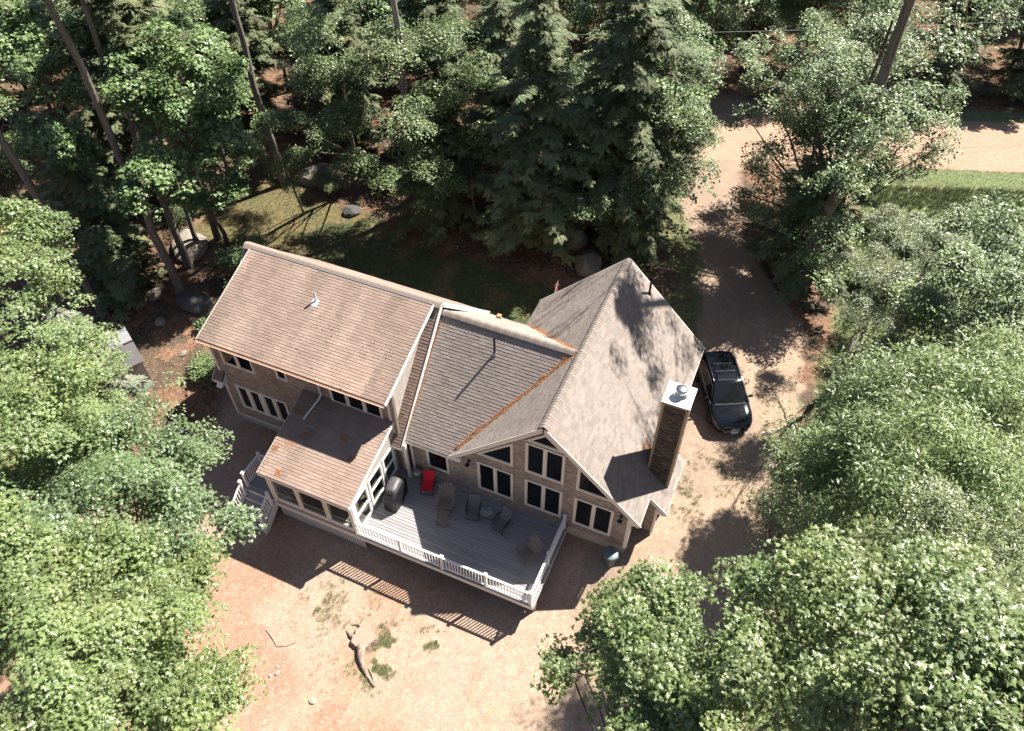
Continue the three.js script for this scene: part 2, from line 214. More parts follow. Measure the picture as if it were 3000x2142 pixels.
  edge(V(Dr + 0.02, yLR - 0.0, zL + 0.2).add(V(0, -0.07, 0)), V(Dr + 0.02, yD + 0.03, zD).add(V(0, -0.07, 0)), 'rake_board', 0.17, M.white); edge(V(Dl - 0.02, yLR - 0.05, zL + 0.2).add(V(0, -0.09, 0)), V(Dl - 0.02, yD, zD).add(V(0, -0.09, 0)), 'rake_board', 0.17, M.trim);
  edge(V(-7.73, 2.326 + 1.171, 0.189 - 3.99).add(V(0, -0.09, 0)), V(-7.73, 2.35, 0.19).add(V(0, -0.09, 0)), 'rake_board', 0.17, M.white); edge(V(-12.17, 2.326 + 1.0, 0.189 - 3.4).add(V(0, -0.1, 0)), V(-12.17, 2.326, 0.19).add(V(0, -0.1, 0)), 'rake_board', 0.16);
  const bx = 3.834, bys = yE - 0.785; edge(V(xr, yE - 0.0, -4.98).add(dn), V(bx, yE - 0.78, -4.98).add(dn)); edge(V(xr, yE, -7.75).add(dn), V(bx, yE - 0.78, -7.75).add(dn));
  const fas = (a, b) => mesh('fascia_board', bar(a, b, 0.03, 0.16), M.trim, house);
  fas(V(xr + 0.012, yE - 0.12, zf), V(xr + 0.012, yE - 0.12, -4.97)); fas(V(xr + 0.012, yE - 0.12, -7.76), V(xr + 0.012, yE - 0.12, zb)); fas(V(bx + 0.012, yE - 0.9, -4.98), V(bx + 0.012, yE - 0.9, -7.75)); fas(V(xl - 0.012, yE - 0.12, zmb), V(xl - 0.012, yE - 0.12, zb));
  fas(V(Lr, yE - 0.12, zf + 0.012), V(xl, yE - 0.12, zf + 0.012)); fas(V(-12.15, 2.326 - 0.1, 0.2), V(-7.74, 2.326 - 0.1, 0.2)); fas(V(Ll, yLe - 0.12, zLf + 0.012), V(Ll + 0.52, yLe - 0.12, zLf + 0.012)); fas(V(Lr - 0.62, yLe - 0.12, zLf + 0.012), V(Lr, yLe - 0.12, zLf + 0.012)); fas(V(Lr, yLe - 0.12, zLb - 0.012), V(Ll, yLe - 0.12, zLb - 0.012));
  // gutter: open half trough under the wide eave
  const gp = []; for (let k = 0; k <= 8; k++) { const a = Math.PI + k / 8 * Math.PI; gp.push(new THREE.Vector2(Math.cos(a) * 0.065, Math.sin(a) * 0.06)); } for (let k = 8; k >= 0; k--) { const a = Math.PI + k / 8 * Math.PI; gp.push(new THREE.Vector2(Math.cos(a) * 0.055, Math.sin(a) * 0.05)); }
  const gut = new THREE.ExtrudeGeometry(new THREE.Shape(gp), { depth: Dr - Dl, bevelEnabled: false }).rotateY(-Math.PI / 2).translate(Dr, yD - 0.03, zD + 0.07); mesh('gutter', gut, M.white, house);
  const needles = mesh('gutter_litter', boxG(Dr - Dl - 0.1, 0.02, 0.09, (Dl + Dr) / 2, yD - 0.05, zD + 0.07), mat([0.42, 0.19, 0.09], 0.95, { map: grainTex, bumpMap: fineBump, bumpScale: 0.02 }), house); needles.userData.label = 'orange pine needles filling the gutter';
  mesh('downspout', merge([tubeG([V(-11.16, yD - 0.08, zD + 0.06), V(-11.16, yD - 0.3, Lz + 0.12), V(-11.16, 3.66, Lz + 0.12), V(-11.22, 3.48, Lz + 0.24), V(-11.45, 3.12, Lz + 1.2)], 0.04, 0.04, 8)]), M.white, house);
}
// ---------- walls ----------
const wallT = 0.14;
function wall(f, polys, wins, o = {}) { const w = mesh('wall', merge(polys.map(p => slabG(f, p, -wallT, -0.002))), M.sheath, house); lap(w, f, polys, { ...SK, skip: wins.map(p => inset(p, 0.02)), ...o }); return w; }
{
  // right gable front and the middle wall share one plane
  const f = frame(V(0, 0, Wz), V(1, 0, 0), V(0, 1, 0));
  const gable = [[-4.8, 0], [2.64, 0], [2.64, 2.75], [xm, 6.36], [-4.8, 2.7]], mid = rectP(-7.3, -4.8, 0, 2.5);
  const G = [];
  for (const [a, b, c, d] of [[-1.865, -0.23, 3.02, 4.98], [-1.865, -0.23, 0.5, 2.455], [0.295, 1.945, 0.47, 2.42], [-4.02, -2.395, 0.47, 2.45]]) G.push({ p: rectP(a, b, c, d), n: panesIn(a, b, c, d, 2) });
  const tri = p => ({ p, n: [inset(p, 0.085)] });
  G.push(tri([[-4.05, 3.02], [-2.395, 3.02], [-2.395, 4.63]]), tri([[-1.88, 5.1], [-0.25, 5.1], [-1.07, 5.89]]), tri([[0.3, 3.02], [1.93, 3.02], [0.3, 4.61]]));
  const midW = rectP(-6.46, -5.4, 0.69, 2.03); G.push({ p: midW, n: [inset(midW, 0.085)] });
  wall(f, [gable, mid], G.map(g => g.p), { seed: 31, max: 300, single: (u, v) => u > -4.2 && v < 3.4 });
  for (const g of G) windowOn(house, f, g.p, g.n);
  mesh('foundation', span(-4.8, 2.62, -1.9, -0.001, Wz - 0.3, Wz - 0.03), M.concrete, house); mesh('foundation', span(2.3, 2.62, -1.9, -0.001, -13.5, Wz - 0.301), M.concrete, house);
  mesh('corner_board', boxG(0.12, 2.55, 0.05, 2.6, 1.22, Wz + 0.03), M.trim, house); mesh('corner_board', boxG(0.05, 2.55, 0.12, 2.672, 1.22, Wz - 0.035), M.trim, house);
  // soffit returns at the gable feet
  for (const [s, x0] of [[1, 2.55], [-1, -4.71]]) { const sh = new THREE.Shape([[0, 0], [0.5, 0], [0, 0.36]].map(q => new THREE.Vector2(q[0] * s, q[1]))); mesh('eave_return', new THREE.ExtrudeGeometry(sh, { depth: 0.21, bevelEnabled: false }).translate(x0, yE - 0.27, Wz + 0.018), M.trim, house); }
  // right wall, chimney bay, back and left walls
  const fr = frame(V(2.64, 0, Wz), V(0, 0, -1), V(0, 1, 0)); const bigDoor = rectP(6.2, 8.6, 0.1, 2.1); wall(fr, [rectP(0, 9.7, 0, 2.7)], [], { seed: 32 });
  const fb = frame(V(3.43, 0, -5.25), V(0, 0, -1), V(0, 1, 0)); wall(fb, [rectP(0, 2.25, -0.5, 1.95)], [], { seed: 33 });
  for (const [z, s] of [[-5.25, 1], [-7.5, -1]]) { const fs = s > 0 ? frame(V(2.62, 0, z), V(1, 0, 0), V(0, 1, 0)) : frame(V(3.43, 0, z), V(-1, 0, 0), V(0, 1, 0)); wall(fs, [s > 0 ? [[0, -0.5], [0.81, -0.5], [0.81, 1.95], [0, 2.7]] : [[0, -0.5], [0.81, -0.5], [0.81, 2.7], [0, 1.95]]], [], { seed: 34 }); }
  mesh('corner_board', boxG(0.1, 2.4, 0.05, 3.42, 0.7, -5.22), M.trim, house); { const sh = new THREE.Shape([[0, 0], [0.42, 0], [0, 0.34]].map(q => new THREE.Vector2(...q))); mesh('eave_return', new THREE.ExtrudeGeometry(sh, { depth: 0.2, bevelEnabled: false }).translate(3.37, yE - 1.05, -5.2), M.trim, house); }
  mesh('foundation', span(2.66, 3.4, -1.6, -0.5, -7.46, -5.29), M.concrete, house);
  const fbk = frame(V(2.64, 0, -13.55), V(-1, 0, 0), V(0, 1, 0)); wall(fbk, [[[0, 0], [7.44, 0], [7.44, 2.7], [2.64 - xm, 6.36], [0, 2.75]]], [], { seed: 35, exp: 0.26, w: [0.3, 0.5] });
  const fl = frame(V(-4.8, 0, -13.55), V(0, 0, 1), V(0, 1, 0)); wall(fl, [rectP(0, 2.2, 0, 2.7)], [], { seed: 36, exp: 0.26, w: [0.3, 0.5] });
  mesh('foundation', span(-4.8, 2.3, -1.6, -0.001, -13.5, -13.2), M.concrete, house);
  const fmb = frame(V(-4.8, 0, -11.55), V(-1, 0, 0), V(0, 1, 0)); wall(fmb, [rectP(0, 2.5, 0, 2.5)], [], { seed: 37, exp: 0.26, w: [0.3, 0.5] });
  mesh('foundation', span(-7.6, -4.801, -1.6, -0.001, -11.5, -11.2), M.concrete, house);
}
{ // left wing
  const f = frame(V(0, 0, Lz), V(1, 0, 0), V(0, 1, 0)); const wins = [[-16.38, -14.66, 3.3, 4.55, 2], [-13.45, -12.88, 3.62, 4.45, 1], [-10.72, -8.2, 3.36, 4.6, 3]];
  const low = rectP(-16.28, -13.45, 0.24, 1.9); const P = wins.map(w => rectP(w[0], w[1], w[2], w[3]));
  wall(f, [rectP(-16.93, -7.6, -0.55, 5.02)], [...P, low], { seed: 41 });
  wins.forEach((w, i) => windowOn(house, f, P[i], panesIn(w[0], w[1], w[2], w[3], w[4], 0.085, 0.13)));
  const lp = []; for (const [a, b] of [[-16.17, -15.7], [-15.48, -15.03], [-14.73, -14.27], [-14.05, -13.58]]) lp.push(rectP(a, b, 0.34, 1.79)); windowOn(house, f, low, lp);
  mesh('foundation', span(-16.9, -7.62, -2.1, -0.56, Lz - 0.3, Lz - 0.03), M.concrete, house); mesh('water_table', span(-16.95, -7.6, -0.6, -0.5, Lz - 0.02, Lz + 0.035), M.trim, house);
  mesh('corner_board', span(-16.95, -16.82, -0.5, 4.95, Lz + 0.001, Lz + 0.035), M.trim, house); mesh('corner_board', span(-7.9, -7.78, 2.7, 4.9, Lz + 0.001, Lz + 0.035), M.trim, house);
  const fl = frame(V(-16.93, 0, -11.9), V(0, 0, 1), V(0, 1, 0)); const zz = z => z + 11.9; wall(fl, [[[0, -0.55], [zz(Lz), -0.55], [zz(Lz), 2.35], [zz(zL), 6.4], [0, 2.3]]], [], { seed: 42 });
  mesh('foundation', span(-16.9, -16.6, -2.1, -0.56, -11.9, Lz - 0.301), M.concrete, house); mesh('foundation', span(-16.599, -7.7, -2.1, -0.56, -11.85, -11.55), M.concrete, house);
  { const sh = new THREE.Shape([[0, 0], [0.52, 0], [0, 0.45]].map(q => new THREE.Vector2(...q))); mesh('eave_return', new THREE.ExtrudeGeometry(sh, { depth: 0.3, bevelEnabled: false }).rotateY(-Math.PI / 2).translate(-16.62, yLe - 0.3, Lz + 0.01), M.white, house); }
  // dormer cheeks: triangles between the main slope and the dormer roof
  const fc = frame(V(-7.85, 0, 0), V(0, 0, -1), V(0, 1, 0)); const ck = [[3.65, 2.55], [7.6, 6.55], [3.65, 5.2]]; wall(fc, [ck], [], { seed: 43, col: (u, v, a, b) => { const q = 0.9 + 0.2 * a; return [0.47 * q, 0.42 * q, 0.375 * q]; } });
  const fc2 = frame(V(-16.66, 0, 0), V(0, 0, 1), V(0, 1, 0)); wall(fc2, [ck.map(q => [-q[0], q[1]])], [], { seed: 44 });
  mesh('corner_board', span(-7.852, -7.815, 2.6, 4.98, Lz - 0.1, Lz + 0.03), M.white, house);
  // right gable end above the middle roof, and the short wall towards the deck
  const fg = frame(V(-7.55, 0, 0), V(0, 0, -1), V(0, 1, 0)); wall(fg, [[[3.65, 0], [3.85, 0], [11.9, 0.0], [11.9, 2.1], [-zL, 6.5], [3.65, 2.35]]], [], { seed: 45 });
  mesh('corner_board', span(-7.58, -7.5, 0.002, 2.25, Lz - 0.1, Lz + 0.04), M.trim, house); mesh('corner_board', span(-7.24, -7.12, 0.002, 2.35, Wz + 0.02, Wz + 0.06), M.trim, house); mesh('corner_board', span(-7.26, -7.14, 0.002, 2.4, -3.45, -3.33), M.trim, house);
  const fbk = frame(V(-7.55, 0, -11.9), V(-1, 0, 0), V(0, 1, 0)); wall(fbk, [rectP(0, 9.38, -0.55, 2.3)], [], { seed: 46, exp: 0.26, w: [0.3, 0.5] });
}
function openWall(f, poly, holes, t0, t1, m) { const s = new THREE.Shape(ccw(poly).map(q => new THREE.Vector2(...q))); for (const h of holes) s.holes.push(new THREE.Path([...ccw(h)].reverse().map(q => new THREE.Vector2(...q)))); return mesh('wall', new THREE.ExtrudeGeometry(s, { depth: t1 - t0, bevelEnabled: false }).translate(0, 0, t0).applyMatrix4(new THREE.Matrix4().makeBasis(f.u, f.v, f.n).setPosition(f.O)), m, house); }
{ // sunroom on the end of the deck: glazed on three sides, so light passes through
  const cl = { glass: M.clear }, cw = { m: M.white, glass: M.clear };
  const f = frame(V(0, 0, 0.0), V(1, 0, 0), V(0, 1, 0)); const fw = [[-11.78, -10.62], [-10.46, -9.25], [-9.08, -7.98]];
  openWall(f, rectP(-11.95, -7.86, 0.0, 2.25), fw.map(([a, b]) => rectP(a, b, 0.38, 2.1)), -0.1, 0, M.trim);
  for (const [a, b] of fw) { windowOn(house, f, rectP(a - 0.06, b + 0.06, 0.3, 2.16), [rectP(a, b, 0.38, 2.1)], cl); mesh('mid_rail', span(a, b, 0.74, 0.78, -0.03, 0.0), M.trim, house); }
  mesh('sill_board', span(-11.97, -7.84, 0.22, 0.3, 0.001, 0.06), M.trim, house); mesh('base_panel', span(-11.9, -7.9, 0.0, 0.22, 0.003, 0.025), mat([0.4, 0.33, 0.26], 0.7), house);
  for (const x of [-11.93, -7.87]) mesh('corner_board', span(x - 0.05, x + 0.06, 0.0, 2.2, 0.002, 0.07), M.trim, house);
  const fr = frame(V(-7.85, 0, 0), V(0, 0, -1), V(0, 1, 0)); const wr = [rectP(0.12, 1.2, 0.03, 2.12), rectP(1.3, 2.36, 0.3, 2.12), rectP(2.46, 3.38, 0.3, 2.1)]; const pr = [[rectP(0.24, 1.08, 0.15, 1.0), rectP(0.24, 1.08, 1.1, 2.0)], [rectP(1.4, 2.26, 0.4, 1.18), rectP(1.4, 2.26, 1.26, 2.02)], [rectP(2.56, 3.28, 0.4, 1.18), rectP(2.56, 3.28, 1.26, 2.0)]];
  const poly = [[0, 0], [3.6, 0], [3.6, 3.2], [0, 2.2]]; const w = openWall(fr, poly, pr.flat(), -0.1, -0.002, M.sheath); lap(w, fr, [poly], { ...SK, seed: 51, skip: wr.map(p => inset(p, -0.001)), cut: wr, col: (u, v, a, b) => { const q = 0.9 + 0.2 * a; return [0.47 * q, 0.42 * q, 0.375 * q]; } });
  const door = windowOn(house, fr, wr[0], pr[0], { ...cw, name: 'door' }); mesh('handle', merge([tubeG([onF(fr, 1.14, 0.95, 0.06), onF(fr, 1.14, 0.95, 0.11), onF(fr, 1.05, 0.95, 0.11)], 0.013, 0.013, 6)]), M.black, door);
  windowOn(house, fr, wr[1], pr[1], cw); windowOn(house, fr, wr[2], pr[2], cw);
  mesh('corner_board', span(-7.851, -7.79, 0.002, 2.2, -0.1, 0.001), M.white, house);
  const fl = frame(V(-11.95, 0, -3.6), V(0, 0, 1), V(0, 1, 0)); const pl = [[0, 0], [3.6, 0], [3.6, 2.2], [0, 3.2]]; const dl = rectP(1.9, 2.85, 0.02, 2.08), dp = rectP(2.02, 2.73, 0.2, 1.95); const wl = openWall(fl, pl, [dp], -wallT, -0.002, M.sheath); lap(wl, fl, [pl], { ...SK, seed: 52, skip: [dl], cut: [dl] }); windowOn(house, fl, dl, [dp], { ...cw, name: 'door' });
  mesh('sunroom_floor', span(-11.8, -7.96, -0.06, -0.004, -3.5, -0.11), mat([0.3, 0.235, 0.17], 0.6, { map: woodTex }), house);
  for (let x = -11.88; x < -7.6; x += 0.105) mesh('skirt_slat', boxG(0.062, 0.95, 0.02, x, -0.72, -0.03), M.trim, house);
}
{ // chimney in its bay, vents, lanterns
  const x0 = 2.6, x1 = 3.53, z0 = -7.0, z1 = -6.03, top = 7.03; const ch = mesh('chimney', span(x0, x1, -0.5, top, z0, z1), mat([0.06, 0.05, 0.045], 0.95), house); ch.userData.label = 'tall square chimney clad in thin dark ledgestone';
  const r = rng(77), cols = [[0.105, 0.08, 0.06], [0.15, 0.11, 0.075], [0.075, 0.062, 0.052], [0.19, 0.145, 0.1], [0.09, 0.075, 0.068], [0.125, 0.09, 0.06]]; const arr = [];
  const side = (O, u, L) => { const n = V(0, 1, 0).cross(u).negate(); const nn = u.clone().cross(V(0, 1, 0)); for (let y = 1.2; y < top - 0.02;) { const h = lerp(0.035, 0.075, r()); let a = 0.07; while (a < L - 0.07) { const w = Math.min(lerp(0.12, 0.42, r()), L - 0.07 - a); const d = lerp(0.012, 0.045, r()); const g = new THREE.BoxGeometry(w - 0.006, h - 0.006, d).applyMatrix4(new THREE.Matrix4().makeBasis(u, V(0, 1, 0), nn).setPosition(O.clone().addScaledVector(u, a + w / 2).add(V(0, y + h / 2, 0)).addScaledVector(nn, d / 2))); const c = cols[r() * cols.length | 0], q = 0.8 + 0.4 * r(); arr.push(vcol(g.toNonIndexed(), [c[0] * q, c[1] * q, c[2] * q])); a += w; } y += h; } };
  side(V(x0, 0, z1), V(1, 0, 0), x1 - x0); side(V(x1, 0, z1), V(0, 0, -1), z1 - z0); side(V(x1, 0, z0), V(-1, 0, 0), x1 - x0); side(V(x0, 0, z0), V(0, 0, 1), z1 - z0);
  const st = mesh('ledgestone', mergeGeometries(arr), new THREE.MeshStandardMaterial({ vertexColors: true, roughness: 0.85, bumpMap: fineBump, bumpScale: 0.01 }), ch); st.userData.kind = 'stuff';
  for (const [x, z] of [[x0, z1], [x1, z1], [x1, z0], [x0, z0]]) mesh('corner_post', boxG(0.1, top - 1.2, 0.1, x + (x < 3 ? 0.02 : -0.02), (top + 1.2) / 2, z + (z < -6.5 ? 0.02 : -0.02)), M.post, ch);
  mesh('cap_board', span(2.546, 3.585, 7.02, 7.13, -7.052, -5.974), M.capboard, ch); mesh('cap_plate', new THREE.BoxGeometry(1.06, 0.02, 1.1).translate(3.065, 7.145, -6.513), mat([0.72, 0.73, 0.74], 0.35, { metalness: 0.35 }), ch);
  const lathe = (pts, m, n) => mesh(n, new THREE.LatheGeometry(pts.map(p => new THREE.Vector2(...p)), 28).translate(3.1, 7.155, -6.52), m, ch);
  lathe([[0.26, 0], [0.26, 0.02], [0.17, 0.14], [0.16, 0.16], [0.16, 0.2]], M.steel, 'flue_collar'); lathe([[0.15, 0.2], [0.15, 0.3]], M.steel, 'flue_pipe'); lathe([[0, 0.4], [0.12, 0.395], [0.215, 0.36], [0.22, 0.3], [0.2, 0.295], [0, 0.295]], M.steel, 'flue_cap');
  const pipe = (x, y, z, h, rad, m, b) => { const p = mesh('vent_pipe', new THREE.CylinderGeometry(rad, rad, h, 14, 1, true).translate(x, y + h / 2 - 0.08, z), m, house); m.side = THREE.DoubleSide; mesh('pipe_boot', new THREE.CylinderGeometry(rad * 1.15, rad * 2.2, 0.1, 14).translate(x, y + 0.03, z), b, p); return p; };
  const blk = mat([0.018, 0.018, 0.02], 0.5), wht = mat([0.75, 0.74, 0.72], 0.45); pipe(-4.578, 5.6, -6.984, 0.95, 0.05, blk, M.galv); pipe(-12.576, 6.237, -6.255, 0.6, 0.05, wht, M.white);
  pipe(0.155, 5.328, -13.27, 0.9, 0.05, blk, M.black);
  mesh('flashing', boxG(0.3, 0.012, 0.34).rotateX(0.334).translate(-12.576, 6.215, -6.14), M.white, house);
  mesh('roof_vent', rbox(0.22, 0.2, 0.22, 0.02, -6.3, 3.25, -11.2), M.capboard, house);
  for (const [x, y] of [[2.25, 2.16], [-4.41, 2.2]]) { const l = mesh('wall_lantern', merge([boxG(0.11, 0.2, 0.03, x, y + 0.05, Wz + 0.04), tubeG([V(x, y + 0.1, Wz + 0.05), V(x, y + 0.16, Wz + 0.16), V(x, y + 0.06, Wz + 0.2)], 0.014, 0.014, 6), new THREE.ConeGeometry(0.11, 0.08, 10).translate(x, y + 0.02, Wz + 0.2)]), M.black, house); mesh('globe', new THREE.SphereGeometry(0.075, 12, 8).translate(x, y - 0.07, Wz + 0.2), M.glass, l); }
}
// ---------- deck ----------
const boardTex = tex(512, 64, (u, v, c) => { const n = 0.86 + 0.2 * (tnoise(u, v * 0.5, 64, 21) - 0.5) + 0.16 * (tnoise(u, v, 6, 22) - 0.5) + 0.08 * (tnoise(u, v, 128, 23) - 0.5); c[0] = n; c[1] = n; c[2] = n; }, true);
const boardM = [[0.325, 0.308, 0.318], [0.355, 0.336, 0.342], [0.3, 0.286, 0.296]].map(c => mat(c, 0.72, { map: boardTex }));
const balG = rbox(0.038, 0.8, 0.038, 0.004);
function railing(parent, a, b, n, base = 0, top = 0.92) { // rails and balusters between two post centres; base may differ at the ends
  const d = b.clone().sub(a), L = Math.hypot(d.x, d.z), dir = V(d.x / L, 0, d.z / L); const a2 = a.clone().addScaledVector(dir, 0.06), b2 = b.clone().addScaledVector(dir, -0.06); const sl = d.y / L; a2.y += sl * 0.06; b2.y -= sl * 0.06;
  mesh('top_rail', merge([bar(a2.clone().setY(a2.y + top), b2.clone().setY(b2.y + top), 0.085, 0.045), bar(a2.clone().setY(a2.y + top - 0.045), b2.clone().setY(b2.y + top - 0.045), 0.045, 0.045)]), M.white, parent);
  mesh('bottom_rail', bar(a2.clone().setY(a2.y + 0.1), b2.clone().setY(b2.y + 0.1), 0.05, 0.05), M.white, parent);
  for (let i = 0; i < n; i++) { const t = (i + 1) / (n + 1), p = a2.clone().lerp(b2, t); const o = mesh('baluster', balG, M.white, parent); o.position.set(p.x, p.y + 0.5, p.z); o.scale.y = (top - 0.19) / 0.8 + 0.06; } }
function railPost(parent, x, y, z, h = 1.02) { const p = mesh('railing_post', rbox(0.105, h, 0.105, 0.006, 0, h / 2, 0), M.white, parent); p.position.set(x, y, z); mesh('post_cap', merge([rbox(0.15, 0.035, 0.15, 0.008, 0, h + 0.0, 0), new THREE.CylinderGeometry(0.03, 0.098, 0.05, 4, 1).rotateY(Math.PI / 4).translate(0, h + 0.042, 0)]), M.white, p); mesh('post_skirt', rbox(0.14, 0.05, 0.14, 0.008, 0, 0.026, 0), M.white, p); return p; }
const deck = thing('deck', 'raised grey board deck with white railing along the front of the house', 'deck');
{
  const x0 = -7.83, x1 = 0.14, z0 = Wz + 0.03, z1 = 0.1, w = 0.1405; let i = 0; const g = rbox(x1 - x0, 0.028, w - 0.014, 0.006);
  const bg = [0, 1, 2, 3].map(k => { const q = g.clone(), uv = q.attributes.uv, p = q.attributes.position; for (let j = 0; j < p.count; j++) uv.setXY(j, p.getX(j) / 2 + k * 0.37, p.getZ(j) / 0.5 + k * 0.31); return q; });
  for (let z = z1 - w / 2; z > z0 + 0.02; z -= w, i++) { const b = mesh('board', bg[(i * 7) % 4], boardM[(i * 5 + (i * i) % 7) % 3], deck); b.position.set((x0 + x1) / 2, -0.014, z); }
  mesh('rim_board', span(-11.95, x1 - 0.01, -0.27, -0.03, z1 - 0.045, z1 - 0.012), M.trim, deck); mesh('rim_board', span(x1 - 0.045, x1 - 0.012, -0.27, -0.03, z0, z1 - 0.046), M.trim, deck); mesh('drip_board', span(-11.95, -7.84, -0.029, -0.001, 0.03, z1), M.trim, deck);
  mesh('joist_frame', merge([...Array(13)].map((_, k) => span(-7.7 + k * 0.63, -7.66 + k * 0.63, -0.24, -0.031, z0 + 0.04, z1 - 0.05))), M.post, deck);
  for (const x of [-7.3, -5.2, -3.1, -1.0, 0.0]) mesh('support_post', boxG(0.14, 1.3, 0.14, x, -0.9, -0.42), M.post, deck); for (const x of [-0.02]) mesh('support_post', boxG(0.14, 1.2, 0.14, x, -0.85, -2.0), M.post, deck); for (const x of [-11.8, -9.8]) mesh('support_post', boxG(0.14, 1.3, 0.14, x, -0.9, -0.3), M.post, deck);
  const b = 1.93; for (let k = 0; k <= 3; k++) railPost(deck, -k * b, 0, 0, k ? 1.02 : 1.04); railPost(deck, 0, 0, -3.69); railPost(deck, 0, 0, -1.85);
  for (let k = 0; k < 4; k++) railing(deck, V(k < 3 ? -(k + 1) * b : -7.84, 0, 0), V(-k * b, 0, 0), 13); railing(deck, V(0, 0, -3.69), V(0, 0, -1.85), 13); railing(deck, V(0, 0, -1.85), V(0, 0, 0), 13);
}
// ---------- side stairs ----------
const stairs = thing('entry_stairs', 'small grey landing and steps with white railings at the sunroom end', 'stairs');
{
  const x0 = -13.62, x1 = -12.02; let i = 0; for (let z = 0.03 - 0.07; z > -1.35; z -= 0.1405, i++) { const m = mesh('board', rbox(1.66, 0.028, 0.134, 0.006), boardM[i % 3], stairs); m.position.set(-12.82, -0.014, z); }
  mesh('landing_frame', merge([span(-13.62, -12.0, -0.27, -0.03, -0.05, 0.0), span(-13.62, -13.58, -0.27, -0.03, -1.35, -0.051)]), M.trim, stairs);
  for (const [x, z] of [[-13.55, -1.28], [-13.55, -0.12], [-12.1, -1.28]]) mesh('support_post', boxG(0.1, 1.3, 0.1, x, -0.9, z), M.post, stairs);
  for (let k = 1; k <= 4; k++) { const y = -0.2 * k, z = 0.03 + 0.28 * k; mesh('tread', rbox(x1 - x0, 0.03, 0.29, 0.006, (x0 + x1) / 2, y - 0.015, z - 0.13), boardM[k % 3], stairs); mesh('riser', boxG(x1 - x0 - 0.06, 0.168, 0.02, (x0 + x1) / 2, y + 0.085, z - 0.285), M.trim, stairs); }
  mesh('riser', boxG(x1 - x0 - 0.06, 0.24, 0.02, (x0 + x1) / 2, -0.95, 1.11), M.trim, stairs);
  for (const x of [x0 - 0.01, x1 + 0.01]) { const s = new THREE.Shape([[0, -0.02], [1.17, -0.82], [1.17, -1.15], [0.9, -1.15], [0, -0.5]].map(q => new THREE.Vector2(...q))); mesh('stringer', new THREE.ExtrudeGeometry(s, { depth: 0.04, bevelEnabled: false }).rotateY(-Math.PI / 2).translate(x + 0.02, 0, 0), M.trim, stairs); }
  railPost(stairs, -13.55, 0, -1.26); railPost(stairs, -13.55, 0, -0.13); railing(stairs, V(-13.55, 0, -1.26), V(-13.55, 0, -0.13), 7); railing(stairs, V(-13.55, 0, -1.26), V(-12.0, 0, -1.26), 9);
  for (const x of [-13.52, -12.12]) { railPost(stairs, x, -0.2, 0.19); railPost(stairs, x, -0.8, 0.98); const a = V(x, -0.24, 0.19), b = V(x, -0.82, 0.98); railing(stairs, a, b, 4, 0, 0.96); }
}
// ---------- things on the deck ----------
function put(name, label, cat, x, z, turn, group, y = 0.001) { return thing(name, label, cat, [x, y, z], turn, group); }
function adirondack(label, x, z, turn) { // faces +z
  const t = put('adirondack_chair', label, 'chair', x, z, turn, 'wooden slatted chairs on the deck'); const m = M.lawnchair;
  for (let i = 0; i < 7; i++) { const k = (i - 3) / 3, h = 0.86 - 0.2 * k * k; const a = V(k * 0.215, 0.28, -0.2), b = V(k * 0.335, 0.28 + h * 0.92, -0.2 - h * 0.42); mesh('back_slat', bar(a, b, 0.062, 0.02, V(0, 0.4, 1)), m, t); }
  for (let i = 0; i < 7; i++) { const k = i / 6; mesh('seat_slat', rbox(0.52, 0.02, 0.058, 0.004, 0, lerp(0.37, 0.27, k), lerp(0.3, -0.2, k)), m, t); }
  mesh('back_rail', bar(V(-0.29, 0.6, -0.36), V(0.29, 0.6, -0.36), 0.03, 0.06), m, t);
  for (const s of [-1, 1]) { const sh = new THREE.Shape(); sh.moveTo(-0.05, -0.48); sh.lineTo(0.03, -0.48); sh.lineTo(0.075, 0.2); sh.quadraticCurveTo(0.08, 0.3, 0, 0.31); sh.quadraticCurveTo(-0.08, 0.3, -0.075, 0.15); sh.closePath();
    mesh('armrest', new THREE.ExtrudeGeometry(sh, { depth: 0.024, bevelEnabled: false }).rotateX(Math.PI / 2).translate(s * 0.35, 0.57, 0.02), m, t); mesh('leg', bar(V(s * 0.31, 0, 0.26), V(s * 0.31, 0.55, 0.26), 0.09, 0.025, V(1, 0, 0)), m, t); mesh('side_rail', bar(V(s * 0.27, 0.34, 0.32), V(s * 0.27, 0.03, -0.5), 0.025, 0.11), m, t); }
  return t; }
adirondack('weathered slatted armchair with a fan back, footstool in front of it', -5.05, -2.66, 0.26);
adirondack('weathered slatted armchair with a fan back alone by the corner railing', -0.88, -1.82, -0.51);
{ const t = put('footstool', 'low slatted wooden footstool in front of the fan-back armchair', 'footstool', -4.87, -1.98, 0.25); for (let i = 0; i < 9; i++) { const k = i / 8; mesh('slat', rbox(0.48, 0.02, 0.058, 0.004, 0, 0.33 - 0.12 * k * k, lerp(-0.26, 0.3, k)), M.lawnchair, t); } for (const s of [-1, 1]) { mesh('leg', boxG(0.025, 0.33, 0.08, s * 0.22, 0.165, -0.2), M.lawnchair, t); mesh('leg', boxG(0.025, 0.22, 0.08, s * 0.22, 0.11, 0.24), M.lawnchair, t); } }
const slingTex = tex(128, 128, (u, v, c) => { const n = 0.8 + 0.25 * (hash(u * 128 | 0, v * 128 | 0) - 0.5) + 0.1 * (((u * 64 | 0) + (v * 64 | 0)) % 2); c[0] = c[1] = c[2] = n; });
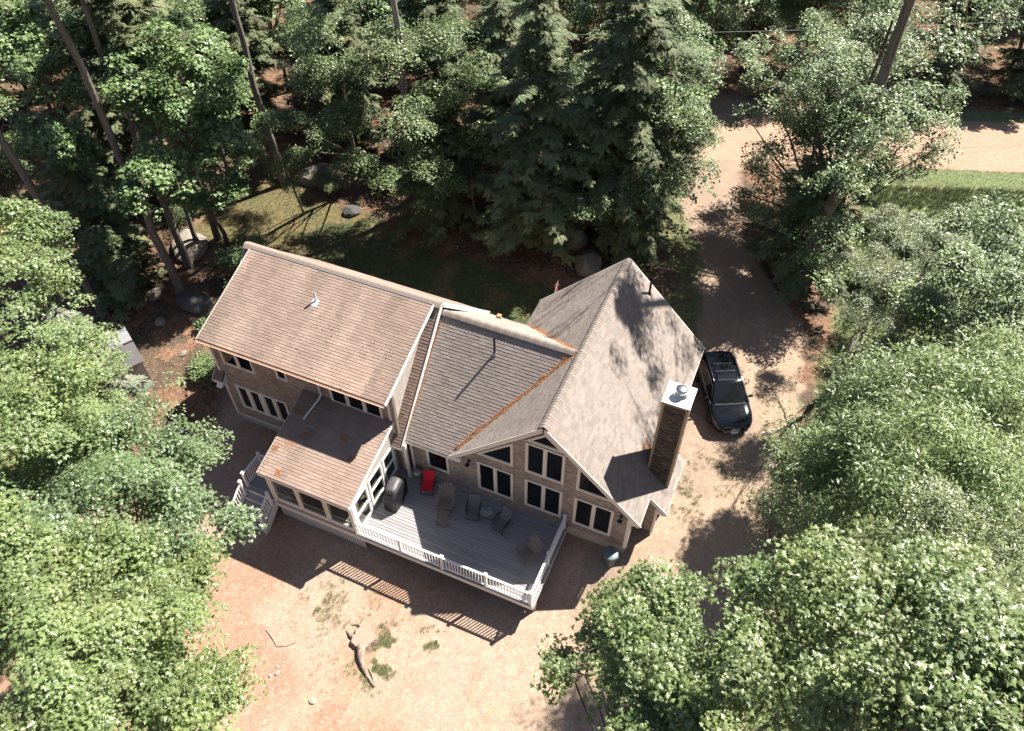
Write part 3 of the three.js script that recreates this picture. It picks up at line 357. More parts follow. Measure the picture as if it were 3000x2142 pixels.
function slingChair(name, label, x, z, turn, col, rec, group) { const t = put(name, label, 'chair', x, z, turn, group); const fm = mat([0.02, 0.018, 0.018], 0.4), sm = mat(col, 0.85, { map: slingTex, side: THREE.DoubleSide }); const w = 0.25;
  const bk = V(0, 0.95, -0.36 - rec), st = V(0, 0.4, -0.18), fr = V(0, 0.43, 0.3);
  const sheet = (a, b, sag, up) => { const P = [], I = [], uv = []; const nx = 6, ny = 8; for (let j = 0; j <= ny; j++) for (let i = 0; i <= nx; i++) { const s = i / nx * 2 - 1, k = j / ny; const p = a.clone().lerp(b, k); const q = (1 - s * s) * Math.sin(k * Math.PI) * sag; P.push(s * w, p.y - q * up[1], p.z - q * up[2]); uv.push(s * w / 0.3, k * 0.5 / 0.3); if (i < nx && j < ny) { const o = j * (nx + 1) + i; I.push(o, o + 1, o + nx + 1, o + 1, o + nx + 2, o + nx + 1); } } const g = new THREE.BufferGeometry(); g.setAttribute('position', new THREE.Float32BufferAttribute(P, 3)); g.setAttribute('uv', new THREE.Float32BufferAttribute(uv, 2)); g.setIndex(I); g.computeVertexNormals(); return g; };
  mesh('seat', sheet(fr, st, 0.04, [0, 1, 0]), sm, t); mesh('backrest', sheet(st, bk, 0.03, [0, 0.3, 0.9]), sm, t);
  for (const s of [-1, 1]) { const X = s * (w + 0.015); const at = (p, dx = 0) => V(X + dx * s, p.y, p.z); mesh('frame', tubeG([at(bk), at(st), at(fr)], 0.014, 0.014, 6), fm, t); mesh('leg', tubeG([at(fr), V(X, 0, 0.26)], 0.014, 0.014, 6), fm, t); mesh('leg', tubeG([V(X, 0.62, 0.12), V(X, 0, -0.5)], 0.014, 0.014, 6), fm, t); mesh('armrest', bar(V(X + s * 0.02, 0.64, 0.2), V(X + s * 0.02, 0.66, -0.26), 0.045, 0.022), fm, t); mesh('arm_post', tubeG([V(X, 0.63, 0.18), V(X, 0.43, 0.24)], 0.012, 0.012, 6), fm, t); }
  mesh('crossbar', tubeG([V(-w, 0.06, 0.265), V(w, 0.06, 0.265)], 0.012, 0.012, 6), fm, t); mesh('top_bar', tubeG([V(-w, bk.y, bk.z), V(w, bk.y, bk.z)], 0.014, 0.014, 6), fm, t); return t; }
slingChair('patio_chair', 'bright red folding sling chair against the middle wall', -6.12, -3.08, 0.28, [0.72, 0.012, 0.03], 0.06);
slingChair('patio_chair', 'grey sling chair on the footstool side of the glass table', -3.76, -2.72, 0.27, [0.16, 0.157, 0.162], 0.12, 'grey sling chairs by the glass table');
slingChair('patio_chair', 'grey sling chair turned aslant on the corner side of the glass table', -2.42, -2.64, -0.25, [0.16, 0.157, 0.162], 0.12, 'grey sling chairs by the glass table');
{ const t = put('side_table', 'round glass-topped patio table between the two grey sling chairs', 'table', -3.2, -2.82, 0.3); mesh('table_top', new THREE.CylinderGeometry(0.29, 0.29, 0.008, 36).translate(0, 0.545, 0), new THREE.MeshPhysicalMaterial({ color: lin(0.75, 0.8, 0.78), roughness: 0.08, transmission: 0.85, thickness: 0, ior: 1.5 }), t); const fm = mat([0.03, 0.03, 0.03], 0.4); mesh('rim', new THREE.TorusGeometry(0.295, 0.013, 6, 40).rotateX(Math.PI / 2).translate(0, 0.545, 0), fm, t); for (let k = 0; k < 3; k++) { const a = k * 2.094 + 0.5; mesh('leg', tubeG([V(Math.cos(a) * 0.28, 0.535, Math.sin(a) * 0.28), V(Math.cos(a) * 0.06, 0.3, Math.sin(a) * 0.06), V(Math.cos(a) * 0.27, 0, Math.sin(a) * 0.27)], 0.011, 0.011, 6), fm, t); } }
{ const t = put('metal_bucket', 'small lidded galvanised can on the deck behind the red chair', 'can', -6.86, -3.5, 0); const b = []; for (let k = 0; k <= 8; k++) b.push(new THREE.Vector2(0.155 + 0.03 * k / 8 + (k % 2 ? 0.003 : 0), 0.42 * k / 8)); b.unshift(new THREE.Vector2(0, 0.002)); mesh('can_body', new THREE.LatheGeometry(b, 28), M.galv, t); mesh('lid', new THREE.LatheGeometry([[0, 0.475], [0.05, 0.47], [0.14, 0.45], [0.195, 0.43], [0.2, 0.405], [0.19, 0.405]].map(p => new THREE.Vector2(...p)), 28), M.galv, t); mesh('handle', tubeG([V(-0.05, 0.47, 0), V(-0.03, 0.505, 0), V(0.03, 0.505, 0), V(0.05, 0.47, 0)], 0.008, 0.008, 6), M.galv, t); }
{ // covered barbecue
  const t = put('covered_grill', 'barbecue under a dark vinyl cover with a grey top beside the sunroom door', 'grill', -7.2, -2.12, 0.1); const r = rng(5);
  const ring = (w, d, y, pw, fold) => { const o = []; for (let k = 0; k < 40; k++) { const a = k / 40 * Math.PI * 2, c = Math.cos(a), s = Math.sin(a); const e = 2 / pw; const f = 1 + fold * Math.sin(a * 9 + y * 4) + fold * 0.7 * Math.sin(a * 15 + 1 + y * 7); o.push(V(Math.sign(c) * Math.abs(c) ** e * w * f, y, Math.sign(s) * Math.abs(s) ** e * d * f)); } return o; };
  const loft = (rings, cap) => { const P = [], I = []; const n = 40; rings.forEach((q, i) => { q.forEach(p => P.push(p.x, p.y, p.z)); if (i) for (let k = 0; k < n; k++) { const a = (i - 1) * n + k, b = (i - 1) * n + (k + 1) % n; I.push(a, a + n, b, b, a + n, b + n); } }); if (cap) { const l = rings.length - 1, c = P.length / 3; const top = rings[l]; P.push(0, top[0].y + 0.015, top.reduce((s, p) => s + p.z, 0) / n); for (let k = 0; k < n; k++) I.push(l * n + k, c, l * n + (k + 1) % n); } const g = new THREE.BufferGeometry(); g.setAttribute('position', new THREE.Float32BufferAttribute(P, 3)); g.setIndex(I); g.computeVertexNormals(); return g; };
  const sh = (q, dx, dz) => q.map(p => V(p.x + dx, p.y, p.z + dz)); const vinyl = mat([0.011, 0.011, 0.014], 0.45);
  mesh('cover', loft([ring(0.34, 0.68, 0.03, 5, 0.02), ring(0.335, 0.675, 0.3, 5, 0.025), ring(0.33, 0.67, 0.6, 5, 0.02), ring(0.325, 0.66, 0.82, 5, 0.015), sh(ring(0.31, 0.6, 0.9, 4.5, 0.012), -0.01, 0), sh(ring(0.29, 0.44, 0.99, 4, 0.01), -0.02, -0.02)]), vinyl, t);
  mesh('cover_top', loft([sh(ring(0.288, 0.438, 0.988, 4, 0.01), -0.02, -0.02), sh(ring(0.27, 0.41, 1.1, 3.6, 0.008), -0.02, -0.02), sh(ring(0.2, 0.36, 1.17, 3.2, 0.006), -0.03, -0.02), sh(ring(0.1, 0.27, 1.19, 3, 0.004), -0.03, -0.02)], true), mat([0.06, 0.059, 0.062], 0.5), t);
}
{ // drum by the gable corner
  const y = ground(2.2, -3.25); const t = thing('rubbish_bin', 'round slate-blue lidded bin on the ground at the gable corner', 'bin', [2.2, y, -3.28]); const bm = mat([0.06, 0.085, 0.095], 0.5), lm = mat([0.13, 0.175, 0.19], 0.45); const h = 0.82; const b = [[0, 0.01], [0.22, 0], [0.235, 0.05]]; for (let k = 0; k <= 10; k++) b.push([0.24 + 0.05 * k / 10, 0.06 + (h - 0.1) * k / 10]);
  mesh('bin_body', new THREE.LatheGeometry(b.map(p => new THREE.Vector2(...p)), 32), bm, t); mesh('lid', new THREE.LatheGeometry([[0, h + 0.06], [0.14, h + 0.055], [0.2, h + 0.03], [0.27, h + 0.02], [0.32, h], [0.325, h - 0.05], [0.305, h - 0.05]].map(p => new THREE.Vector2(...p)), 32), lm, t); for (const s of [-1, 1]) mesh('handle', rbox(0.05, 0.04, 0.14, 0.01, s * 0.315, h - 0.16, 0), bm, t); }
// flag on a bracket behind the gable
{ const t = thing('flag', 'small furled striped flag on a pole behind the right wing', 'flag', [-4.75, 0, -13.72]); t.position.set(-4.6, 2.4, -13.9); const pm = mat([0.6, 0.5, 0.35], 0.6); mesh('pole', tubeG([V(0, -0.2, 0.33), V(-0.1, 0.7, -0.9)], 0.014, 0.012, 6), pm, t);
  for (let k = 0; k < 6; k++) { const P = []; for (let j = 0; j <= 6; j++) P.push(V(-0.1 + 0.05 * Math.sin(j + k), 0.62 - j * 0.13, -0.82 + 0.02 * k + 0.03 * Math.cos(j * 1.3 + k))); mesh('fold', tubeG(P, 0.035, 0.028, 6), mat([[0.03, 0.04, 0.16], [0.7, 0.68, 0.66], [0.45, 0.03, 0.05]][k % 3], 0.8), t); } }
// ---------- parked car ----------
{
  const cx = 4.45, cz = -13.8, t = thing('parked_car', 'black crossover car parked nose-out on the gravel beside the house', 'car', [cx, ground(cx, cz) + 0.0, cz], 0.47); t.scale.set(1.08, 1.03, 1.03);
  const paint = new THREE.MeshPhysicalMaterial({ color: lin(0.006, 0.007, 0.011), roughness: 0.09, metalness: 0.0, specularIntensity: 1 }), glass = new THREE.MeshPhysicalMaterial({ color: lin(0.01, 0.012, 0.013), roughness: 0.03, specularIntensity: 1, ior: 1.55 }), chrome = mat([0.6, 0.61, 0.62], 0.16, { metalness: 1 }), rub = mat([0.014, 0.014, 0.015], 0.85), plastic = mat([0.014, 0.014, 0.015], 0.85);
  // body stations: z, half width, sill y, belt y, top y (centre)
  const ST = [[2.19, 0.56, 0.34, 0.62, 0.66], [2.13, 0.72, 0.27, 0.68, 0.75], [1.98, 0.83, 0.24, 0.76, 0.85], [1.7, 0.895, 0.24, 0.84, 0.93], [1.3, 0.91, 0.24, 0.9, 0.98], [0.95, 0.91, 0.24, 0.94, 1.02], [0.5, 0.912, 0.24, 0.96, 1.03], [-0.3, 0.915, 0.24, 0.98, 1.04], [-1.1, 0.915, 0.24, 1.0, 1.05], [-1.6, 0.905, 0.24, 1.01, 1.06], [-1.95, 0.86, 0.28, 1.0, 1.04], [-2.12, 0.78, 0.36, 0.95, 0.98], [-2.19, 0.6, 0.45, 0.85, 0.88]];
  const P = [], I = []; const ringOf = ([z, w, s, b, tp]) => { const h = [[0, s - 0.02], [w * 0.8, s - 0.01], [w * 0.95, s + 0.06], [w, lerp(s, b, 0.45)], [w * 0.992, lerp(s, b, 0.7)], [w * 0.955, b - 0.02], [w * 0.88, b + (tp - b) * 0.45], [w * 0.6, tp - 0.012], [0, tp]]; return [...h.map(q => [q[0], q[1], z]), ...h.slice(1, -1).reverse().map(q => [-q[0], q[1], z])]; };
  ST.forEach((s, i) => { const r = ringOf(s), n = r.length; r.forEach(p => P.push(...p)); if (i) for (let k = 0; k < n; k++) { const a = (i - 1) * n + k, b = (i - 1) * n + (k + 1) % n; I.push(a, a + n, b, b, a + n, b + n); } });
  const n = ringOf(ST[0]).length; for (const [base, flip] of [[0, 1], [(ST.length - 1) * n, 0]]) for (let k = 1; k < n - 1; k++) flip ? I.push(base, base + k, base + k + 1) : I.push(base, base + k + 1, base + k);
  const g = new THREE.BufferGeometry(); g.setAttribute('position', new THREE.Float32BufferAttribute(P, 3)); g.setIndex(I); g.computeVertexNormals(); paint.side = THREE.DoubleSide; mesh('body', g, paint, t);
  // greenhouse: rows of [z, half width, y] from windscreen base over the roof to the tailgate
  const grid = (rows, m, name, cols = 8, crown = 0.035) => { const P = [], I = []; rows.forEach(([z, w, y], j) => { for (let i = 0; i <= cols; i++) { const s = i / cols * 2 - 1; P.push(s * w, y + crown * (1 - s * s), z - 0.09 * s * s * (z > 0 ? 1 : -0.6)); if (j && i < cols) { const a = (j - 1) * (cols + 1) + i; I.push(a, a + 1, a + cols + 1, a + 1, a + cols + 2, a + cols + 1); } } }); const g = new THREE.BufferGeometry(); g.setAttribute('position', new THREE.Float32BufferAttribute(P, 3)); g.setIndex(I); g.computeVertexNormals(); return mesh(name, g, m, t); };
  glass.side = THREE.DoubleSide;
  grid([[1.08, 0.74, 0.985], [0.85, 0.705, 1.16], [0.6, 0.665, 1.33], [0.32, 0.62, 1.49]], glass, 'windscreen');
  const roof = grid([[0.325, 0.63, 1.485], [0.2, 0.63, 1.525], [-0.2, 0.635, 1.56], [-0.8, 0.63, 1.565], [-1.3, 0.615, 1.545], [-1.62, 0.59, 1.5], [-1.75, 0.585, 1.46]], paint, 'roof');
  mesh('sunroof', merge([rbox(0.86, 0.012, 0.5, 0.02, 0, 1.592, -0.12)]), glass, roof); mesh('sunroof', rbox(0.86, 0.012, 0.42, 0.02, 0, 1.603, -0.64), glass, roof); mesh('sunroof_trim', merge([rbox(0.9, 0.008, 0.03, 0.003, 0, 1.601, -0.395), rbox(0.9, 0.008, 0.025, 0.003, 0, 1.588, 0.15), rbox(0.9, 0.008, 0.025, 0.003, 0, 1.6, -0.87)]), chrome, roof); mesh('antenna', new THREE.ConeGeometry(0.035, 0.09, 8).scale(0.6, 1, 1.6).translate(0, 1.61, -1.35), paint, roof);
  grid([[-1.74, 0.58, 1.462], [-1.9, 0.63, 1.28], [-2.03, 0.68, 1.06]], glass, 'rear_window');
  for (const s of [-1, 1]) { // side glazing, pillars, rails, mirrors
    const low = [[1.05, 0.955], [0.6, 0.975], [-0.2, 0.995], [-0.95, 1.01], [-1.6, 1.06]], up = [[0.75, 1.12], [0.33, 1.41], [-0.2, 1.475], [-0.95, 1.465], [-1.5, 1.33]]; const P = [], I = []; for (let i = 0; i < 5; i++) { P.push(s * 0.868, low[i][1], low[i][0], s * (0.7 - (i === 0 ? -0.06 : 0) - (i === 4 ? -0.05 : 0)), up[i][1], up[i][0]); if (i) { const a = 2 * i - 2; I.push(a, a + 1, a + 2, a + 1, a + 3, a + 2); } }
    const g = new THREE.BufferGeometry(); g.setAttribute('position', new THREE.Float32BufferAttribute(P, 3)); g.setIndex(I); g.computeVertexNormals(); mesh('side_window', g, glass, t);
    mesh('window_trim', merge([tubeG(low.map(q => V(s * 0.875, q[1], q[0])), 0.011, 0.011, 6), tubeG([V(s * 0.76, 1.125, 0.74), ...up.slice(1, 4).map(q => V(s * 0.705, q[1] + 0.012, q[0])), V(s * 0.76, 1.33, -1.5), V(s * 0.875, 1.06, -1.62)], 0.011, 0.011, 6)]), chrome, t);
    // painted cant rail between side glass and roof
    const cr = []; const ci = []; const ru = [[1.06, 0.985, 0.76], [0.72, 1.16, 0.73], [0.32, 1.46, 0.655], [-0.2, 1.52, 0.655], [-0.95, 1.52, 0.65], [-1.5, 1.46, 0.62], [-1.75, 1.4, 0.6]], rl = [[1.06, 0.96, 0.86], [0.75, 1.12, 0.765], [0.33, 1.41, 0.705], [-0.2, 1.475, 0.705], [-0.95, 1.465, 0.705], [-1.5, 1.33, 0.755], [-1.95, 1.03, 0.83]]; ru.forEach((a, i) => { const b = rl[i]; cr.push(s * a[2], a[1] + 0.035, a[0], s * b[2], b[1], b[0]); if (i) { const k = 2 * i - 2; ci.push(k, k + 1, k + 2, k + 1, k + 3, k + 2); } }); const cg = new THREE.BufferGeometry(); cg.setAttribute('position', new THREE.Float32BufferAttribute(cr, 3)); cg.setIndex(ci); cg.computeVertexNormals(); mesh('pillar', cg, paint, t);
    mesh('roof_rail', tubeG([V(s * 0.62, 1.53, 0.2), V(s * 0.625, 1.6, 0.05), V(s * 0.625, 1.62, -0.7), V(s * 0.61, 1.59, -1.35), V(s * 0.6, 1.53, -1.5)], 0.016, 0.016, 6), chrome, t);
    const mi = mesh('wing_mirror', rbox(0.2, 0.13, 0.1, 0.04, s * 1.0, 1.02, 0.72), paint, t); mesh('mirror_arm', bar(V(s * 0.85, 0.97, 0.72), V(s * 0.95, 1.0, 0.72), 0.05, 0.04), plastic, mi);
    const hl = mesh('headlight', (() => { const P = [[0.52, 0.66, 2.14], [0.8, 0.72, 1.97], [0.83, 0.76, 1.86], [0.8, 0.79, 1.93], [0.56, 0.735, 2.12]]; const gg = new THREE.BufferGeometry(), a = []; for (let k = 1; k < 4; k++) for (const q of [P[0], P[k], P[k + 1]]) a.push(s * q[0] * 1.01, q[1] + 0.012, q[2] + 0.02); gg.setAttribute('position', new THREE.Float32BufferAttribute(a, 3)); gg.computeVertexNormals(); return gg; })(), new THREE.MeshPhysicalMaterial({ color: lin(0.55, 0.57, 0.58), roughness: 0.1, metalness: 0.6, clearcoat: 1, side: THREE.DoubleSide }), t);
    mesh('tail_light', rbox(0.12, 0.14, 0.2, 0.03, s * 0.79, 0.9, -1.98), mat([0.3, 0.01, 0.012], 0.2), t);
    for (const z of [1.32, -1.28]) { const w = mesh('wheel', new THREE.TorusGeometry(0.27, 0.085, 10, 28).rotateY(Math.PI / 2).scale(1.35, 1, 1).translate(0, 0, 0), rub, t); w.position.set(s * 0.82, 0.345, z); mesh('rim', merge([new THREE.CylinderGeometry(0.21, 0.21, 0.03, 24).rotateZ(Math.PI / 2).translate(s * 0.05, 0, 0).scale(1, 1, 1)]), plastic, w); for (let k = 0; k < 5; k++) { const a = k * 1.2566; mesh('spoke', bar(V(s * 0.085, Math.cos(a) * 0.03, Math.sin(a) * 0.03), V(s * 0.085, Math.cos(a) * 0.23, Math.sin(a) * 0.23), 0.07, 0.02, V(1, 0, 0)), chrome, w); }
      mesh('wheel_arch', new THREE.TorusGeometry(0.37, 0.03, 6, 20, Math.PI).rotateY(Math.PI / 2).translate(s * 0.9, 0.345, z), plastic, t); }
  }
  // nose: grille with frame, badge and plate
  const gs = new THREE.Shape([[-0.46, 0.64], [-0.52, 0.5], [-0.4, 0.28], [0.4, 0.28], [0.52, 0.5], [0.46, 0.64]].map(q => new THREE.Vector2(...q))), gi = new THREE.Path([[-0.43, 0.61], [-0.48, 0.5], [-0.375, 0.31], [0.375, 0.31], [0.48, 0.5], [0.43, 0.61]].map(q => new THREE.Vector2(...q)));
  const gr = mesh('grille', new THREE.ExtrudeGeometry(gs, { depth: 0.03, bevelEnabled: false }).rotateX(-0.12).translate(0, 0.02, 2.235), plastic, t); gs.holes.push(gi); mesh('grille_frame', new THREE.ExtrudeGeometry(gs, { depth: 0.02, bevelEnabled: false }).rotateX(-0.12).translate(0, 0.02, 2.262), chrome, gr); for (let k = 0; k < 5; k++) mesh('grille_bar', rbox(0.82, 0.014, 0.012, 0.004, 0, 0.36 + k * 0.05, 2.235 + 0.035 + (0.36 + k * 0.05) * 0.0 + 0.04), plastic, gr);
  for (let k = 0; k < 4; k++) mesh('badge_ring', new THREE.TorusGeometry(0.06, 0.013, 6, 22).rotateX(-0.45).translate((k - 1.5) * 0.088, 0.6, 2.345), chrome, gr);
  mesh('number_plate', rbox(0.3, 0.15, 0.015, 0.006, 0, 0.4, 2.335), mat([0.42, 0.55, 0.55], 0.5), gr);
  mesh('bumper', rbox(1.3, 0.12, 0.2, 0.05, 0, 0.3, 2.1), plastic, t); mesh('wiper', tubeG([V(-0.5, 1.0, 1.12), V(0.1, 1.06, 1.06)], 0.008, 0.008, 5), plastic, t); mesh('cowl', rbox(1.4, 0.02, 0.1, 0.008, 0, 1.005, 1.13), plastic, t);
}
// ---------- ground ----------
const roadMid = x => -41.9 - 0.36 * (x - 11.5), roadHalf = 3.3;
function zones(x, z) { // weights of what covers the ground
  const wx = x + (fbm(x * 0.6, z * 0.6, 3) - 0.5) * 1.6, wz = z + (fbm(x * 0.6 + 40, z * 0.6, 3) - 0.5) * 1.6;
  const yard = sstep(-19.5, -17.5, wx) * sstep(-5.5, -4.3, wz) * (1 - sstep(11, 13, wx));
  // driveway: a band from the parking place to the road
  const c = wz > -18 ? lerp(4.9, 4.6, sstep(-18, -6, wz)) : lerp(4.9, -0.4, sstep(-18, -31, wz)) - 0.06 * Math.max(0, -31 - wz), hw = wz > -18 ? 3.0 : lerp(3.0, 1.85, sstep(-18, -27, wz)); const drive = (1 - sstep(hw - 0.25, hw + 0.35, Math.abs(wx - c))) * (1 - sstep(0, 3, wz)) * sstep(-44, -42, z);
  const side = sstep(1.5, 2.6, wx) * (1 - sstep(6.8, 8.2, wx)) * sstep(-9, -7, wz);
  const road = (1 - sstep(roadHalf - 0.3, roadHalf + 0.2, Math.abs(wz * 0.25 + z * 0.75 - roadMid(x)))) * sstep(-6, -3, x);
  const lawn = sstep(-30, -27.5, wx) * (1 - sstep(-3, -1.2, wx)) * sstep(-18.9 - 0.25 * Math.max(0, -14 - x) - 0.0, -18.1 - 0.25 * Math.max(0, -14 - x), wz) * (1 - sstep(-12, -10.5, wz)) * (1 - sstep(-16.5, -17.5, x) * (1 - sstep(-13.5, -14.6, wz)));
  const strip = (1 - sstep(0.5, 1.1, Math.abs(wx - (c - hw - 0.55)))) * (1 - sstep(-14.5, -13.5, wz)) * sstep(-36, -32, wz);
  const verge = Math.max((1 - sstep(1.6, 3.2, z - roadMid(x) - roadHalf)) * sstep(0, 0.2, z - roadMid(x) - roadHalf), (1 - sstep(1.5, 2.2, roadMid(x) - roadHalf - z)) * sstep(0, 0.2, roadMid(x) - roadHalf - z)) * sstep(3, 6, x);
  const scrub = sstep(8.2, 9.6, wx) * (1 - sstep(6, 9, wz)) * sstep(0, 0.5, z - roadMid(x) - roadHalf);
  return { scrub, yard: Math.max(yard, side), drive: Math.max(drive, road), road, lawn, strip, verge }; }
function groundCol(x, z, c) {
  const q = zones(x, z), n1 = fbm(x * 0.9, z * 0.9, 4), n2 = fbm(x * 7, z * 7, 2), n3 = hash(Math.floor(x * 33) | 0, Math.floor(z * 33) | 0), n4 = fbm(x * 0.28 + 20, z * 0.28, 3);
  // leaf litter
  let r = 0.20, g = 0.105, b = 0.062; { const k = 0.45 + 0.9 * n2 * (0.6 + 0.8 * n3); const o = sstep(0.45, 0.62, n1); r = lerp(0.11, 0.225, o) * k; g = lerp(0.078, 0.125, o) * k; b = lerp(0.052, 0.078, o) * k; }
  const mix = (w, a) => { r = lerp(r, a[0], w); g = lerp(g, a[1], w); b = lerp(b, a[2], w); };
  { const k = 0.72 + 0.36 * n3 + 0.3 * (n2 - 0.5), red = sstep(0.42, 0.62, n4 + (x < -5 ? 0.12 : -0.12)); mix(q.yard, [lerp(0.43, 0.385, red) * k, lerp(0.303, 0.228, red) * k, lerp(0.226, 0.154, red) * k]); }
  { const w = q.yard * sstep(0.54, 0.7, fbm(x * 1.9 + 7, z * 1.9, 5)); mix(w * 0.4, [0.3 * (0.7 + 0.6 * n3), 0.2 * (0.7 + 0.6 * n3), 0.14 * (0.7 + 0.6 * n3)]); const p = q.yard * sstep(0.6, 0.72, fbm(x * 11 + 70, z * 11, 3)); mix(p * 0.35, [0.5 * (0.8 + 0.4 * n3), 0.4 * (0.8 + 0.4 * n3), 0.31 * (0.8 + 0.4 * n3)]); }
  { const near = sstep(-6, -3, z) * q.yard; const grassy = near * sstep(0.52, 0.7, fbm(x * 0.55 + 3, z * 0.55 + 8, 4)) * sstep(9, 6.2, Math.hypot((x + 6.5) * 0.9, (z - 2.8) * 1.6)); const k = 0.7 + 0.6 * n2; mix(grassy * 0.5 * sstep(0.35, 0.7, n2), [0.3 * k, 0.255 * k, 0.155 * k]); }
  { const k = 0.74 + 0.34 * n3 + 0.3 * (n2 - 0.5); mix(q.drive, [0.38 * k, 0.275 * k, 0.195 * k]); mix(q.road, [0.42 * k, 0.285 * k, 0.2 * k]); const rut = q.drive * (1 - q.road) * Math.max(1 - Math.abs(Math.abs(x - (z > -18 ? 4.7 : lerp(4.9, -0.4, sstep(-18, -31, z)))) - 0.75) / 0.28, 0) * sstep(0.35, 0.6, n1); mix(rut * 0.5, [0.46 * k, 0.34 * k, 0.25 * k]); const damp = q.drive * (1 - q.road) * sstep(0.5, 0.62, n4); mix(damp * 0.4, [0.27 * k, 0.2 * k, 0.16 * k]); }
  { const dry = Math.max(sstep(0.46, 0.64, n1), sstep(-18, -21, x) * 0.8 * sstep(0.35, 0.6, n4 + 0.1)); const k = 0.6 + 0.8 * n2; mix(q.lawn, [lerp(0.072, 0.15, dry) * k, lerp(0.092, 0.118, dry) * k, lerp(0.036, 0.052, dry) * k]); }
  { const k = 0.6 + 0.8 * n2; mix(Math.max(q.strip * 0.8, q.verge), [0.14 * k, 0.17 * k, 0.07 * k]); const s = (0.5 + 0.9 * n2) * (0.7 + 0.6 * n1); mix(q.scrub * (1 - q.verge), [0.17 * s, 0.2 * s, 0.085 * s]); }
  c[0] = r; c[1] = g; c[2] = b; }
const GX0 = -38, GZ0 = -50, GS = 66;
{
  const map = tex(2048, 2048, (u, v, c) => groundCol(GX0 + u * GS, GZ0 + v * GS, c)); map.wrapS = map.wrapT = THREE.ClampToEdgeWrapping;
  const bump = tex(512, 512, (u, v, c) => { c[0] = c[1] = c[2] = 0.45 * tnoise(u, v, 256, 31) + 0.35 * tnoise(u, v, 96, 32) + 0.2 * tnoise(u, v, 24, 33); }, false, [22, 22]);
  const n = 132, P = [], uv = [], I = []; for (let j = 0; j <= n; j++) for (let i = 0; i <= n; i++) { const x = GX0 + i / n * GS, z = GZ0 + j / n * GS; P.push(x, ground(x, z), z); uv.push(i / n, j / n); if (i < n && j < n) { const a = j * (n + 1) + i; I.push(a, a + n + 1, a + 1, a + 1, a + n + 1, a + n + 2); } }
  const g = new THREE.BufferGeometry(); g.setAttribute('position', new THREE.Float32BufferAttribute(P, 3)); g.setAttribute('uv', new THREE.Float32BufferAttribute(uv, 2)); g.setIndex(I); g.computeVertexNormals();
  structure('ground', g, new THREE.MeshStandardMaterial({ map, roughness: 0.97, bumpMap: bump, bumpScale: 0.03 }));
  const lt = tex(512, 512, (u, v, c) => { const a = tnoise(u, v, 16, 41), b = tnoise(u, v, 128, 42), k = 0.4 + 0.9 * b, o = sstep(0.4, 0.65, a); c[0] = lerp(0.11, 0.23, o) * k; c[1] = lerp(0.085, 0.12, o) * k; c[2] = lerp(0.05, 0.068, o) * k; });
  const parts = []; const B = 420; for (const [x0, x1, z0, z1] of [[-B, B, -B, GZ0], [-B, B, GZ0 + GS, B], [-B, GX0, GZ0, GZ0 + GS], [GX0 + GS, B, GZ0, GZ0 + GS]]) { const p = new THREE.PlaneGeometry(x1 - x0, z1 - z0).rotateX(-Math.PI / 2).translate((x0 + x1) / 2, -1, (z0 + z1) / 2); const q = p.attributes.position, w = p.attributes.uv; for (let i = 0; i < q.count; i++) w.setXY(i, q.getX(i) / 4, q.getZ(i) / 4); parts.push(p); }
  structure('forest_floor', merge(parts), new THREE.MeshStandardMaterial({ map: lt, roughness: 0.98 }));
}
function inst(name, geo, m, n, place, label, cat, parent) { const im = shadow(new THREE.InstancedMesh(geo, m, n)); im.name = parent ? name : numbered(name); const d = new THREE.Object3D(), c = new THREE.Color(); let k = 0; for (let i = 0; i < n; i++) { if (place(d, c, i) === false) continue; d.updateMatrix(); im.setMatrixAt(k, d.matrix); im.setColorAt(k, c); k++; } im.count = k; im.userData.kind = 'stuff'; if (!parent) tag(im, label, cat); (parent || scene).add(im); return im; }
